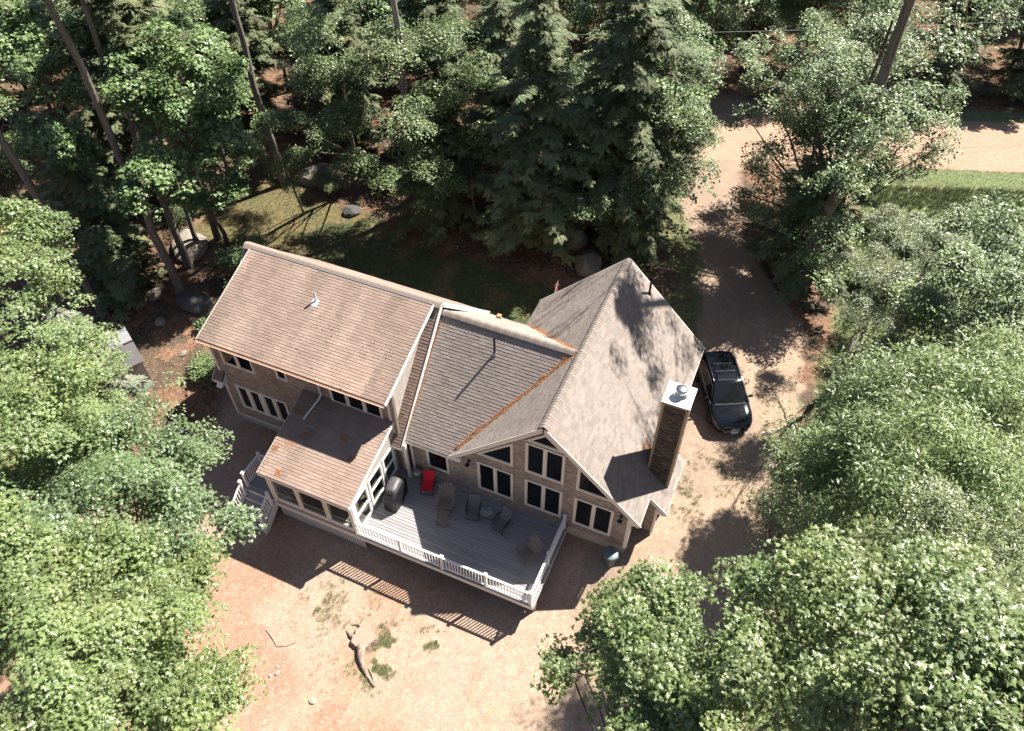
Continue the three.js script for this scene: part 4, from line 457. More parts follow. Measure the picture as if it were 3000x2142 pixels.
{ // gravel, litter, grass
  const r = rng(91), wm = () => new THREE.MeshStandardMaterial({ roughness: 0.9 });
  const inHouse = (x, z) => (x > -17 && x < 2.7 && z < -3.6 && z > -13.6) || (x > -12 && x < 0.1 && z > -3.9 && z < 0.05);
  inst('gravel', new THREE.IcosahedronGeometry(1, 0), wm(), 34000, (d, c) => { const road = r() < 0.25; let x, z; if (road) { x = lerp(0, 26, r()); z = roadMid(x) + (r() - 0.5) * 6.4; } else { x = lerp(-17, 9, r()); z = lerp(-34, 9, r()); } const q = zones(x, z); if (r() > Math.max(q.yard, q.drive) || inHouse(x, z)) return false; const s = lerp(0.008, 0.022, r() ** 2.2); d.position.set(x, ground(x, z) + s * 0.15, z); d.rotation.set(r() * 6, r() * 6, r() * 6); d.scale.set(s, s * 0.6, s * 0.8); const k = 0.6 + 0.8 * r(); c.setRGB(0.4 * k, 0.31 * k, 0.245 * k); }, 'fine tan gravel scattered over the yard and driveway', 'gravel');
  const lf = new THREE.BufferGeometry(); lf.setAttribute('position', new THREE.Float32BufferAttribute([0, 0, -1, 0.5, 0.22, 0, 0, 0.05, 1, 0, 0, -1, 0, 0.05, 1, -0.5, 0.2, 0.1], 3)); lf.computeVertexNormals(); const lm = wm(); lm.side = THREE.DoubleSide;
  inst('fallen_leaves', lf, lm, 42000, (d, c) => { let x, z; const u = r(); if (u < 0.5) { x = lerp(-34, -17, r()); z = lerp(-30, 4, r()); } else if (u < 0.9) { x = lerp(-30, 2, r()); z = lerp(-34, -17, r()); } else { x = lerp(5, 14, r()); z = lerp(-24, 0, r()); } const q = zones(x, z); if (r() < Math.max(q.yard, q.drive, q.verge, q.scrub) * 0.985 + q.lawn * 0.96 || inHouse(x, z)) return false; const s = lerp(0.035, 0.075, r()); d.position.set(x, ground(x, z) + 0.012 + 0.03 * r(), z); d.rotation.set((r() - 0.5) * 1.2, r() * 6.3, (r() - 0.5) * 1.2); d.scale.setScalar(s); const o = r(), k = 0.6 + 0.7 * r(); o < 0.45 ? c.setRGB(0.3 * k, 0.145 * k, 0.075 * k) : o < 0.9 ? c.setRGB(0.24 * k, 0.16 * k, 0.1 * k) : c.setRGB(0.4 * k, 0.27 * k, 0.12 * k); }, 'dry orange brown leaves lying over the forest floor', 'fallen leaves');
  const bl = []; for (let k = 0; k < 7; k++) { const a = k * 0.9, w = 0.05, b = 0.25 + 0.15 * (k % 3); const dx = Math.cos(a), dz = Math.sin(a); bl.push(-dz * w + dx * 0.1, 0, dx * w + dz * 0.1, dz * w + dx * 0.1, 0, -dx * w + dz * 0.1, dx * b + dx * 0.2, 1 - 0.15 * (k % 3), dz * b + dz * 0.2); } const bg = new THREE.BufferGeometry(); bg.setAttribute('position', new THREE.Float32BufferAttribute(bl, 3)); bg.computeVertexNormals(); const gm = wm(); gm.side = THREE.DoubleSide;
  inst('lawn_grass', bg, gm, 60000, (d, c) => { let x, z; const u = r(); if (u < 0.62) { x = lerp(-29, -1, r()); z = lerp(-24, -10.5, r()); } else if (u < 0.72) { x = lerp(4, 26, r()); z = roadMid(x) + lerp(2.5, 8, r()); } else if (u < 0.88) { x = lerp(8, 18, r()); z = lerp(-38, 4, r()); } else { x = lerp(-6, 4, r()); z = lerp(-34, -13, r()); } const q = zones(x, z); if (r() > Math.max(q.lawn, q.strip, q.verge, q.scrub) || inHouse(x, z)) return false; const s = lerp(0.04, 0.085, r()) * (q.scrub > 0.5 && q.verge < 0.5 ? 4 : 1); d.position.set(x, ground(x, z) - 0.005, z); d.rotation.set(0, r() * 6.3, 0); d.scale.set(s * 1.3, s, s * 1.3); const dry = q.lawn > 0.3 && r() < 0.25 + 0.5 * sstep(-18, -22, x), k = 0.6 + 0.7 * r(); dry ? c.setRGB(0.15 * k, 0.12 * k, 0.05 * k) : q.scrub > 0.5 && q.verge < 0.5 ? c.setRGB(0.16 * k, 0.2 * k, 0.08 * k) : q.verge > 0.5 ? c.setRGB(0.15 * k, 0.185 * k, 0.075 * k) : c.setRGB(0.065 * k, 0.115 * k, 0.035 * k); }, 'short mown grass behind the house and along the road', 'grass');
  inst('yard_grass', bg, gm, 8500, (d, c) => { const a = r() * 6.3, R = Math.sqrt(r()); const [px, pz, pr] = [[-6.3, 2.7, 2.0], [-4.75, 3.5, 0.8], [-4.6, 3.0, 0.6], [-3.2, 2.3, 0.5], [-8.0, 2.9, 1.0], [-4.9, 4.4, 0.8], [-4.6, 3.9, 0.7], [5.5, -9.5, 1.5], [4.2, -7.5, 1.2]][r() * 9 | 0]; const G = (r() + r() + r() - 1.5) * 1.1, G2 = (r() + r() + r() - 1.5) * 1.1, x = px + G * pr, z = pz + G2 * pr; if (fbm(x * 1.9, z * 1.9, 3) < 0.49) return false; const s = lerp(0.03, 0.14, r() ** 3); d.position.set(x, ground(x, z) - 0.005, z); d.rotation.set(0, r() * 6.3, 0); d.scale.set(s * 1.4, s, s * 1.4); const k = 0.6 + 0.7 * r(); r() < 0.6 ? c.setRGB(0.13 * k, 0.19 * k, 0.07 * k) : c.setRGB(0.3 * k, 0.27 * k, 0.13 * k); }, 'sparse weedy grass around the tree stump in the yard', 'grass');
  inst('deck_leaves', lf, lm, 16, (d, c) => { d.position.set(lerp(-7.3, -0.3, r()), 0.012, lerp(-3.5, -0.2, r())); d.rotation.set((r() - 0.5) * 0.3, r() * 6.3, (r() - 0.5) * 0.3); d.scale.setScalar(lerp(0.03, 0.06, r())); const o = r(); o < 0.5 ? c.setRGB(0.36, 0.17, 0.06) : o < 0.8 ? c.setRGB(0.25, 0.06, 0.05) : c.setRGB(0.05, 0.07, 0.03); }, 'few small fallen leaves scattered on the deck boards', 'fallen leaves');
  // pine needles caught on the roofs and moss along the shingle courses
  const nd = new THREE.BoxGeometry(1, 0.08, 0.09), nm = wm();
  const M2 = V(xl + (yM - yE) / (yR - yE) * (xm - xl), yM, zM); const lines = [[V(xl + 0.25, yE + 0.28, zf - 0.28), M2, 0.09, 2600], [V(xl + 0.3, yE + 0.3, zmb + 0.3), M2, 0.1, 1500], [V(Lr + 0.06, yM - 0.3, zM + 0.3), V(Lr + 0.06, yE + 0.2, zf - 0.2), 0.045, 700]];
  const total = lines.reduce((s, l) => s + l[3], 0), pick = []; lines.forEach(l => { for (let k = 0; k < l[3]; k++) pick.push(l); });
  inst('pine_needles', nd, nm, total + 1500, (d, c, i) => { let p; if (i < total) { const l = pick[i], t = r(); p = l[0].clone().lerp(l[1], t); const w = l[2] * (0.4 + 1.2 * vnoise(t * 14, l[3])) * (r() + r() - 1); p.x += w; p.z += w * 0.8 * (l[1].z < l[0].z ? 1 : -1); p.y += 0.035 + 0.02 * r() + Math.abs(w) * 0.8; } else if (i < total + 1150) { // sunroom roof patches
      const [u0, v0, s] = [[0.35, 3.0, 0.25], [1.2, 2.2, 0.35], [0.7, 1.6, 0.5], [3.5, 1.9, 0.18], [0.9, 0.3, 0.22], [2.8, 2.6, 0.3], [0.2, 1.2, 0.2]][r() * 7 | 0]; const u = u0 + (r() + r() - 1) * s, v = v0 + (r() + r() - 1) * s * 0.8; if (u < 0.02 || u > 4.38 || v < 0.02) return false; p = V(-12.157 + u, 2.326 + v * 0.2817 + 0.024, 0.189 - v * 0.9595); } else { const y = lerp(3.0, 3.3, r()), x = xm + (yR - y) / ((yR - yE) / (xr - xm)); p = V(x, y + 0.05 + 0.05 * r(), lerp(-6.95, -6.4, r())); p.x -= 0.05; }
    d.position.copy(p); d.rotation.set((r() - 0.5) * 0.6, r() * 6.3, (r() - 0.5) * 0.6); d.scale.set(lerp(0.03, 0.07, r()), 0.06, 0.06); const k = 0.6 + 0.7 * r(); c.setRGB(0.46 * k, 0.2 * k, 0.075 * k); }, 'orange pine needles caught in the roof valleys', 'pine needles');
  const mg = new THREE.IcosahedronGeometry(1, 0); inst('roof_moss', mg, wm(), 420, (d, c) => { const left = r() < 0.35; const u = left ? r() ** 2 * 1.8 : 4.2 + r() * 4.6, k = Math.floor((left ? r() * 14 : r() * 18)) , v = k * 0.142 + 0.005; if (fbm(u * 1.1, v * 1.1 + 4, 2) < 0.48) return false; const y = 5.159 + v * 0.3277, z = -3.148 - v * 0.9448; const s = lerp(0.012, 0.035, r() ** 2); d.position.set(-16.81 + u, y + 0.012, z); d.rotation.set(r(), r() * 6, r()); d.scale.set(s * 1.5, s * 0.4, s); const q = 0.6 + 0.6 * r(); c.setRGB(0.12 * q, 0.095 * q, 0.035 * q); }, 'small dark moss spots along the shingle courses of the upper roof', 'moss');
}
// stump, sticks, stones
const barkTex = tex(256, 256, (u, v, c) => { const n = 0.45 + 0.75 * tnoise(u, v * 0.25, 24, 51) * (0.6 + 0.6 * tnoise(u, v, 64, 52)); c[0] = n; c[1] = n; c[2] = n; });
const barkBump = tex(256, 256, (u, v, c) => { c[0] = c[1] = c[2] = tnoise(u, v * 0.25, 24, 51); }, false);
{
  const y = ground(-5.7, 3.4), t = thing('tree_stump', 'pale sawn tree stump with a long bare root running across the yard', 'stump', [-5.72, y, 3.42]); const r = rng(17);
  const cut = mat([0.37, 0.27, 0.205], 0.85, { map: woodTex }), bark = mat([0.34, 0.24, 0.19], 0.9, { map: barkTex, bumpMap: barkBump, bumpScale: 0.02 });
  const edge = []; for (let k = 0; k < 48; k++) { const a = k / 48 * Math.PI * 2; edge.push([a, 0.34 * (1 + 0.42 * Math.max(0, Math.cos(a - 1.25)) ** 5 + 0.4 * Math.max(0, Math.cos(a - 3.6)) ** 6 + 0.35 * Math.max(0, Math.cos(a + 0.4)) ** 6 + 0.45 * Math.max(0, Math.cos(a - 2.4)) ** 8 + 0.3 * Math.max(0, Math.cos(a + 1.6)) ** 8) * (0.94 + 0.12 * r())]); }
  const P = [], I = []; for (const [h, f] of [[-0.12, 1.35], [0.05, 1.12], [0.2, 1.0]]) for (const [a, R] of edge) P.push(Math.cos(a) * R * f, h, Math.sin(a) * R * f); for (let j = 0; j < 2; j++) for (let k = 0; k < 48; k++) { const a = j * 48 + k, b = j * 48 + (k + 1) % 48; I.push(a, a + 48, b, b, a + 48, b + 48); } const g = new THREE.BufferGeometry(); g.setAttribute('position', new THREE.Float32BufferAttribute(P, 3)); g.setAttribute('uv', new THREE.Float32BufferAttribute(P.flatMap((v, i) => i % 3 === 0 ? [Math.atan2(P[i + 2], P[i]), P[i + 1] * 3] : []), 2)); g.setIndex(I); g.computeVertexNormals(); mesh('bark', g, bark, t);
  const s = new THREE.Shape(edge.map(([a, R]) => new THREE.Vector2(Math.cos(a) * R, -Math.sin(a) * R))); mesh('cut_face', new THREE.ShapeGeometry(s).rotateX(-Math.PI / 2).translate(0, 0.203, 0), cut, t);
  mesh('root', tubeG([V(0.05, 0.08, 0.3), V(0.25, 0.12, 0.65), V(0.5, 0.08, 0.95), V(0.85, 0.03, 1.2), V(1.3, 0.02, 1.45)], 0.2, 0.05, 9, [0.2, 0.16, 0.11, 0.075, 0.045]), bark, t); mesh('root', tubeG([V(-0.25, 0.08, 0.1), V(-0.55, 0.06, 0.12), V(-0.85, 0.0, -0.02)], 0.12, 0.04, 8), bark, t); mesh('root', tubeG([V(-0.2, 0.06, -0.25), V(-0.5, 0.04, -0.42), V(-0.85, -0.02, -0.3)], 0.1, 0.04, 8), bark, t);
  const stick = (label, pts, r0, c) => { const o = mesh('fallen_branch', tubeG(pts.map(([x, z]) => V(x, ground(x, z) + r0 * 0.7, z)), r0, r0 * 0.5, 7), mat(c, 0.9, { map: barkTex })); tag(o, label, 'branch'); };
  stick('bare crooked branch lying in the dirt beyond the stump', [[-9.55, 4.65], [-9.1, 4.85], [-8.75, 5.05], [-8.4, 4.85], [-8.15, 4.6]], 0.03, [0.42, 0.33, 0.27]); stick('short bare branch lying beside the long stump root', [[-4.95, 4.35], [-4.7, 4.55], [-4.5, 4.75]], 0.04, [0.42, 0.34, 0.28]);
}
function rockG(seed, sx, sy, sz) { const r = rng(seed), g = new THREE.IcosahedronGeometry(1, 4), p = g.attributes.position; const ax = [...Array(7)].map(() => V(r() - 0.5, r() - 0.3, r() - 0.5).normalize()), dd = ax.map(() => lerp(0.72, 0.95, r())); for (let i = 0; i < p.count; i++) { const v = V(p.getX(i), p.getY(i), p.getZ(i)); ax.forEach((a, k) => { const e = v.dot(a) - dd[k]; if (e > 0) v.addScaledVector(a, -e * 0.92); }); const n = 1 + 0.12 * (fbm(v.x * 2.4 + seed, v.y * 2.4 + v.z * 2.1, 3) - 0.5); p.setXYZ(i, v.x * sx * n, v.y * sy * n, v.z * sz * n); } g.computeVertexNormals(); return g; }
{
  const rm = [[0.2, 0.175, 0.15], [0.105, 0.1, 0.095], [0.3, 0.255, 0.21], [0.55, 0.47, 0.4]].map(c => mat(c, 0.92, { bumpMap: fineBump, bumpScale: 0.02, map: grainTex }));
  const rock = (n, label, x, z, sx, sy, sz, m, s, g) => { const o = mesh(n, rockG(s, sx, sy, sz), rm[m]); o.position.set(x, ground(x, z) + sy * 0.35, z); o.rotation.y = s; tag(o, label, 'boulder', g); return o; };
  rock('boulder', 'broad dark flat boulder by the pine trunk left of the house', -24.3, -9.3, 1.2, 0.5, 0.8, 1, 3); rock('boulder', 'tan boulder at the lawn edge under the leafy trees', -24.6, -22.2, 1.3, 0.7, 1.0, 0, 4); rock('boulder', 'large grey boulder behind the peak of the right wing', -4.9, -20.6, 0.95, 0.85, 0.8, 0, 5); rock('boulder', 'big shadowed boulder under the hemlocks beside the grey one', -7.0, -22.6, 1.5, 0.8, 0.9, 0, 6); rock('boulder', 'long pale rock ledge behind the two pine trunks', -27.8, -13.2, 1.1, 0.5, 1.6, 2, 7); rock('boulder', 'low pale rock beside the leaning pine trunk', -26.9, -9.0, 0.6, 0.25, 0.4, 2, 8); rock('boulder', 'small rock beside the large grey boulder', -3.6, -20.2, 0.4, 0.35, 0.4, 1, 9); rock('boulder', 'mossy rock at the edge of the shaded lawn', -20.4, -19.8, 0.6, 0.35, 0.5, 1, 10);
  const r = rng(3); for (const [x, z, s, w] of [[-8.15, 5.9, 0.09, 'palest flat stone nearest the crooked branch'], [-6.3, 6.25, 0.12, 'largest pale stone lying below the stump'], [-8.35, 6.1, 0.07, 'small white stone in the bare dirt'], [-8.3, 5.7, 0.06, 'smallest white stone in the bare dirt'], [-22.4, -6.0, 0.2, 'pale stone in the litter left of the house'], [-23.3, -8.2, 0.25, 'half-buried stone near the flat dark boulder'], [-25.1, -7.4, 0.3, 'grey stone in the leaf litter by the shed']]) { const o = mesh('stone', rockG(20 + s * 100, s * 1.3, s * 0.6, s), rm[s < 0.15 ? 3 : 2]); o.position.set(x, ground(x, z) + s * 0.2, z); o.rotation.y = r() * 6; tag(o, w, 'stone', 'stones lying in the yard'); }
}
{ // garden shed
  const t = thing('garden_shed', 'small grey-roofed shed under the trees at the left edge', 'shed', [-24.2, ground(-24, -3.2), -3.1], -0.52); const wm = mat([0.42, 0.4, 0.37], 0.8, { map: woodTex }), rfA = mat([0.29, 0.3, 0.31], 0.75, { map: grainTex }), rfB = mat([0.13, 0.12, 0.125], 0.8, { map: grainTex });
  const s = new THREE.Shape([[-1.15, 0], [1.15, 0], [1.15, 1.85], [0.35, 2.35], [-1.15, 1.95]].map(q => new THREE.Vector2(...q))); mesh('wall', new THREE.ExtrudeGeometry(s, { depth: 2.9, bevelEnabled: false }).translate(0, 0, -1.45), wm, t);
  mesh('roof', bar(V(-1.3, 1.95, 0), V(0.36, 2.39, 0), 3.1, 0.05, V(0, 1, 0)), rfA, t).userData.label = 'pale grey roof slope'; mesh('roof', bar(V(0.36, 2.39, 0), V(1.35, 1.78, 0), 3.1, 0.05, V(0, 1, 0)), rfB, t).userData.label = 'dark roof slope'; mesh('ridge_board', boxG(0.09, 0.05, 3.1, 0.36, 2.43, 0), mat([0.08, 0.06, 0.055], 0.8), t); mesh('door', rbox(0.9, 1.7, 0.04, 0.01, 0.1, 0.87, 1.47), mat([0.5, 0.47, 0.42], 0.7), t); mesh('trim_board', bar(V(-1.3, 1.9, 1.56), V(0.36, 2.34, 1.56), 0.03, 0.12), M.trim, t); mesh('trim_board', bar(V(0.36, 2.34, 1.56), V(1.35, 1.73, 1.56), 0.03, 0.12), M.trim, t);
}
// ---------- trees ----------
// leaf outlines in the x/z plane, stem at the origin, tip towards +z
function fanLeaf(pts, cup) { const a = []; const c = [0, 0.02, pts.reduce((s, p) => s + p[1], 0) / pts.length]; for (let i = 0; i < pts.length; i++) { const p = pts[i], q = pts[(i + 1) % pts.length]; a.push(...c, p[0], -cup * p[0] * p[0], p[1], q[0], -cup * q[0] * q[0], q[1]); } return a; }
const LEAF = {
  maple: fanLeaf([[0, 0], [0.12, 0.1], [0.42, -0.02], [0.34, 0.22], [0.62, 0.42], [0.3, 0.52], [0.2, 0.62], [0.0, 1.0], [-0.2, 0.62], [-0.3, 0.52], [-0.62, 0.42], [-0.34, 0.22], [-0.42, -0.02], [-0.12, 0.1]], 0.5),
  oak: fanLeaf([[0, 0], [0.1, 0.22], [0.34, 0.3], [0.16, 0.45], [0.4, 0.68], [0.14, 0.74], [0.0, 1.05], [-0.14, 0.74], [-0.4, 0.68], [-0.16, 0.45], [-0.34, 0.3], [-0.1, 0.22]], 0.5),
  ash: fanLeaf([[0, 0], [0.15, 0.3], [0.17, 0.5], [0.1, 0.78], [0, 1.05], [-0.1, 0.78], [-0.17, 0.5], [-0.15, 0.3]], 1.2),
  oval: [0, 0, 0, 0.27, -0.05, 0.45, 0, 0.03, 1, 0, 0, 0, 0, 0.03, 1, -0.27, -0.05, 0.5],
};
function sprig(kind, n, R, size, seed, o = {}) { // a twig end: leaves spread over a shallow dome
  const r = rng(seed), P = []; const m = new THREE.Matrix4(), e = new THREE.Euler(), v = V(0, 0, 0); const L = LEAF[kind];
  for (let i = 0; i < n; i++) { const a = r() * 6.283, d = Math.sqrt(r()) * R, s = size * lerp(0.5, 1.3, r()); e.set(lerp(-0.2, o.droop ?? 0.7, r()) + (r() - 0.5) * 0.5, o.spin ? a + (r() - 0.5) * 1.6 : r() * 6.283, (r() - 0.5) * 1.1, 'YXZ'); m.makeRotationFromEuler(e); m.setPosition(Math.sin(a) * d, -d * d * 0.45 / R + (r() - 0.5) * 0.22 * R * 2, Math.cos(a) * d); for (let k = 0; k < L.length; k += 3) { v.set(L[k] * s, L[k + 1] * s, L[k + 2] * s).applyMatrix4(m); P.push(v.x, v.y, v.z); } }
  const g = new THREE.BufferGeometry(); g.setAttribute('position', new THREE.Float32BufferAttribute(P, 3)); g.computeVertexNormals(); return g; }
function needleFan(seed, len) { const a = needleFan1(seed, len * 0.8), b = needleFan1(seed + 50, len * 0.62).rotateY(0.85).translate(0.06, -0.03, 0.1), c = needleFan1(seed + 90, len * 0.62).rotateY(-0.85).translate(-0.06, -0.05, 0.16); return mergeGeometries([a, b, c]); }
function needleFan1(seed, len) { // flat drooping conifer spray along +z
  const r = rng(seed), P = []; const tw = (a, b, w) => { const d = b.clone().sub(a).normalize(), s = d.clone().cross(V(0, 1, 0)).normalize().multiplyScalar(w); const m = a.clone().lerp(b, 0.4); const l = m.clone().add(s).add(V(0, -0.012, 0)), q = m.clone().sub(s).add(V(0, -0.012, 0)); for (const p of [a, l, b, a, b, q]) P.push(p.x, p.y, p.z); };
  const axis = t => V(0, -0.22 * t * t * len, t * len); for (let k = 0; k < 9; k++) { const t = 0.05 + 0.1 * k, L = len * 0.46 * (1 - t * 0.72) * lerp(0.8, 1.15, r()); for (const s of [-1, 1]) { const a = axis(t), ang = lerp(0.7, 1.05, r()); const b = a.clone().add(V(s * Math.sin(ang) * L, -0.18 * L * r() - 0.02, Math.cos(ang) * L)); tw(a, b, L * 0.16); if (k < 6) { const c = a.clone().lerp(b, 0.45); tw(c, c.clone().add(V(s * Math.sin(ang - 0.7) * L * 0.5, -0.05 * L, Math.cos(ang - 0.7) * L * 0.5)), L * 0.1); } } } tw(axis(0.5), axis(1), 0.025);
  const g = new THREE.BufferGeometry(); g.setAttribute('position', new THREE.Float32BufferAttribute(P, 3)); g.computeVertexNormals(); return g; }
const leafMat = (rough, thin) => thin ? new THREE.MeshPhysicalMaterial({ color: 0xffffff, roughness: rough, transmission: thin, thickness: 0, side: THREE.DoubleSide, specularIntensity: 1 }) : new THREE.MeshStandardMaterial({ color: 0xffffff, roughness: rough, side: THREE.DoubleSide });
const KIND = {
  maple: { g: [1, 2, 3].map(k => sprig('maple', 40, 0.4, 0.105, k)), per: 100, c: [0.238, 0.312, 0.122], m: leafMat(0.38, 0.42), flat: 0.8, spread: 1.22 },
  oak: { g: [4, 5, 6].map(k => sprig('oak', 34, 0.38, 0.115, k, { spin: true })), per: 100, c: [0.215, 0.295, 0.14], m: leafMat(0.38, 0.42), flat: 0.72, spread: 1.1 },
  ash: { g: [7, 8, 9].map(k => sprig('ash', 36, 0.44, 0.13, k, { spin: true, droop: 0.9 })), per: 96, c: [0.236, 0.315, 0.122], m: leafMat(0.38, 0.42), flat: 0.8, spread: 1.12 },
  birch: { g: [10, 11, 12].map(k => sprig('oval', 40, 0.4, 0.09, k)), per: 104, c: [0.21, 0.255, 0.115], m: leafMat(0.4, 0.4), flat: 0.9 },
  beech: { g: [13, 14, 15].map(k => sprig('oval', 46, 0.5, 0.145, k)), per: 68, c: [0.14, 0.195, 0.072], m: leafMat(0.42), flat: 0.75 },
  mapleM: { g: [16, 17, 18].map(k => sprig('maple', 24, 0.5, 0.18, k)), per: 70, c: [0.145, 0.22, 0.08], m: leafMat(0.4), flat: 0.7 },
  hemlock: { g: [1, 2, 3].map(k => needleFan(k, 1.0)), c: [0.11, 0.14, 0.062], m: leafMat(0.7) },
  larch: { g: [4, 5, 6].map(k => needleFan(k, 0.6)), c: [0.16, 0.185, 0.125], m: leafMat(0.6) },
};
const barkM = [[0.2, 0.175, 0.15], [0.14, 0.12, 0.1], [0.3, 0.275, 0.245]].map(c => mat(c, 0.95, { map: barkTex, bumpMap: barkBump, bumpScale: 0.03 }));
function crown(parent, kind, n, place) { // three variants of spray, one instanced part each
  const K = KIND[kind]; K.g.forEach((g, i) => inst('crown', g, K.m, Math.ceil(n / 3), (d, c, k) => place(d, c, k * 3 + i, K), null, null, parent)); }
const n3 = (x, y, z) => (vnoise(x + y * 0.31, z - y * 0.27) + vnoise(y * 1.1 + 9, x + 3) + vnoise(z + 4, y * 1.1 - 7)) / 3;
function bent(a, b, r, w, n = 7) { const out = []; for (let k = 0; k <= n; k++) { const t = k / n, p = a.clone().lerp(b, t), e = w * Math.sin(t * Math.PI); out.push(V(p.x + (r() - 0.5) * e, p.y + (r() - 0.5) * e * 0.3, p.z + (r() - 0.5) * e)); } return out; }
// broadleaf tree from foliage masses (world coordinates); the trunk stands at bx,bz
function leafTree(name, label, kind, bx, bz, lobes, o = {}) {
  const r = rng(o.seed || 1), by = ground(bx, bz), t = thing(name, label, 'tree', [bx, by, bz], 0, o.group); const loc = p => V(p[0] - bx, p[1] - by, p[2] - bz);
  const topY = Math.max(...lobes.map(l => l[1])) - by, cx = lobes.reduce((s, l) => s + l[0], 0) / lobes.length - bx, cz = lobes.reduce((s, l) => s + l[2], 0) / lobes.length - bz; const R = o.r || 0.16; const bm = barkM[o.bark ?? 1];
  const hT = topY * 0.8, tp = bent(V(0, -0.3, 0), V(cx * 0.7, hT, cz * 0.7), r, 0.25, 8), rad = tp.map((_, i) => R * (1 - 0.8 * i / 8) * (i === 0 ? 1.25 : 1)); const parts = [tubeG(tp, R, R * 0.2, 9, rad)];
  const main = lobes.length - (o.more ? o.more.length : 0); for (const [li, l] of lobes.entries()) { if (li >= main) { const a = lobes.slice(0, li).reduce((m, q) => Math.hypot(q[0] - l[0], q[1] - l[1], q[2] - l[2]) < Math.hypot(m[0] - l[0], m[1] - l[1], m[2] - l[2]) ? q : m); parts.push(tubeG(bent(loc(a), loc(l), r, 0.2, 4), 0.03, 0.012, 5)); continue; } const c = loc(l), k = Math.min(6, Math.max(2, Math.floor(c.y * 0.62 / hT * 8))); parts.push(tubeG(bent(tp[k], c, r, 0.3, 5), rad[k] * 0.5, 0.015, 5)); for (let j = 0; j < 3; j++) { const e = c.clone().add(V((r() - 0.5) * 2, (r() - 0.2) * 1.2, (r() - 0.5) * 2).multiplyScalar(l[3] * 0.8)); parts.push(tubeG([c, c.clone().lerp(e, 0.5).add(V(0, 0.05, 0)), e], 0.014, 0.005, 4)); } }
  mesh('trunk', merge(parts), bm, t);
  const subs = []; for (const l of lobes) { const ax = r() * 3.14, st = lerp(1.0, 1.45, r()), ca = Math.cos(ax), sa = Math.sin(ax); const c = loc(l), n = Math.round(7 + l[3] * 5); for (let k = 0; k < n; k++) { const u = Math.pow(r(), 0.8) * 1.75 - 0.75, a = r() * 6.283, q = Math.sqrt(Math.max(0, 1 - u * u)), f = l[3] * (0.3 + 0.55 * Math.cbrt(r())) * (o.spread || KIND[kind].spread || 1); const rr = l[3] * lerp(0.24, 0.46, r()); const px = Math.cos(a) * q * f * st, pz = Math.sin(a) * q * f / st; subs.push([c.x + px * ca - pz * sa, c.y + u * f * 0.55 + (r() - 0.5) * 0.45 * l[3], c.z + px * sa + pz * ca, rr, Math.cos(a) * q * 0.35, Math.sin(a) * q * 0.35]); } }
  const K = KIND[kind], n = Math.round(lobes.reduce((s, l) => s + l[3] * l[3], 0) * K.per * (o.dense || 1)); const cum = []; let s = 0; for (const b of subs) { s += b[3] * b[3]; cum.push(s); }
  const up = V(0, 1, 0), qn = new THREE.Quaternion(), qs = new THREE.Quaternion(), tint = 0.88 + 0.24 * r();
  const place = (d, c, i) => { const x = r() * s; let lo = 0, hi = cum.length - 1; while (lo < hi) { const m = (lo + hi) >> 1; cum[m] < x ? lo = m + 1 : hi = m; } const b = subs[lo]; const a = r() * 6.283, q = Math.sqrt(r()) * 1.08, dx = Math.cos(a) * q, dz = Math.sin(a) * q; d.position.set(b[0] + dx * b[3], b[1] - (b[4] * dx + b[5] * dz) * b[3] * 1.6 - q * q * b[3] * 0.3 + (r() - 0.5) * b[3] * 0.7, b[2] + dz * b[3]); { const w = 0.75, p = d.position, X = p.x + bx, Z = p.z + bz, gx = (n3(X * w, p.y * w, Z * w) - 0.5), gz = (n3(X * w + 31, p.y * w, Z * w + 17) - 0.5), gy = (n3(X * w - 13, p.y * w + 7, Z * w + 3) - 0.5); p.x += gx * 1.5; p.z += gz * 1.5; p.y += gy * 1.6; if (n3(X * 1.7 + 50, p.y * 1.7, Z * 1.7) < 0.475 && r() < 0.86) return false; } const nrm = V(dx * 0.2 + b[4] * 0.7 + (r() - 0.5) * 0.4, 0.9, dz * 0.2 + b[5] * 0.7 + (r() - 0.5) * 0.4).normalize(); qn.setFromUnitVectors(up, nrm); qs.setFromAxisAngle(up, r() * 6.283); d.quaternion.copy(qn).multiply(qs); const sc = lerp(0.55, 1.3, r()); d.scale.setScalar(sc); const hue = n3(d.position.x * 0.9 + bx + 80, d.position.y * 0.9, d.position.z * 0.9 + bz); const k = tint * lerp(0.74, 1.22, r()) * lerp(0.78, 1.22, hue), y = lerp(0.93, 1.07, r()) * lerp(0.92, 1.1, hue); c.setRGB(K.c[0] * k * y, K.c[1] * k, K.c[2] * k * lerp(0.9, 1.1, r())); };
  crown(t, kind, n, place); return t; }
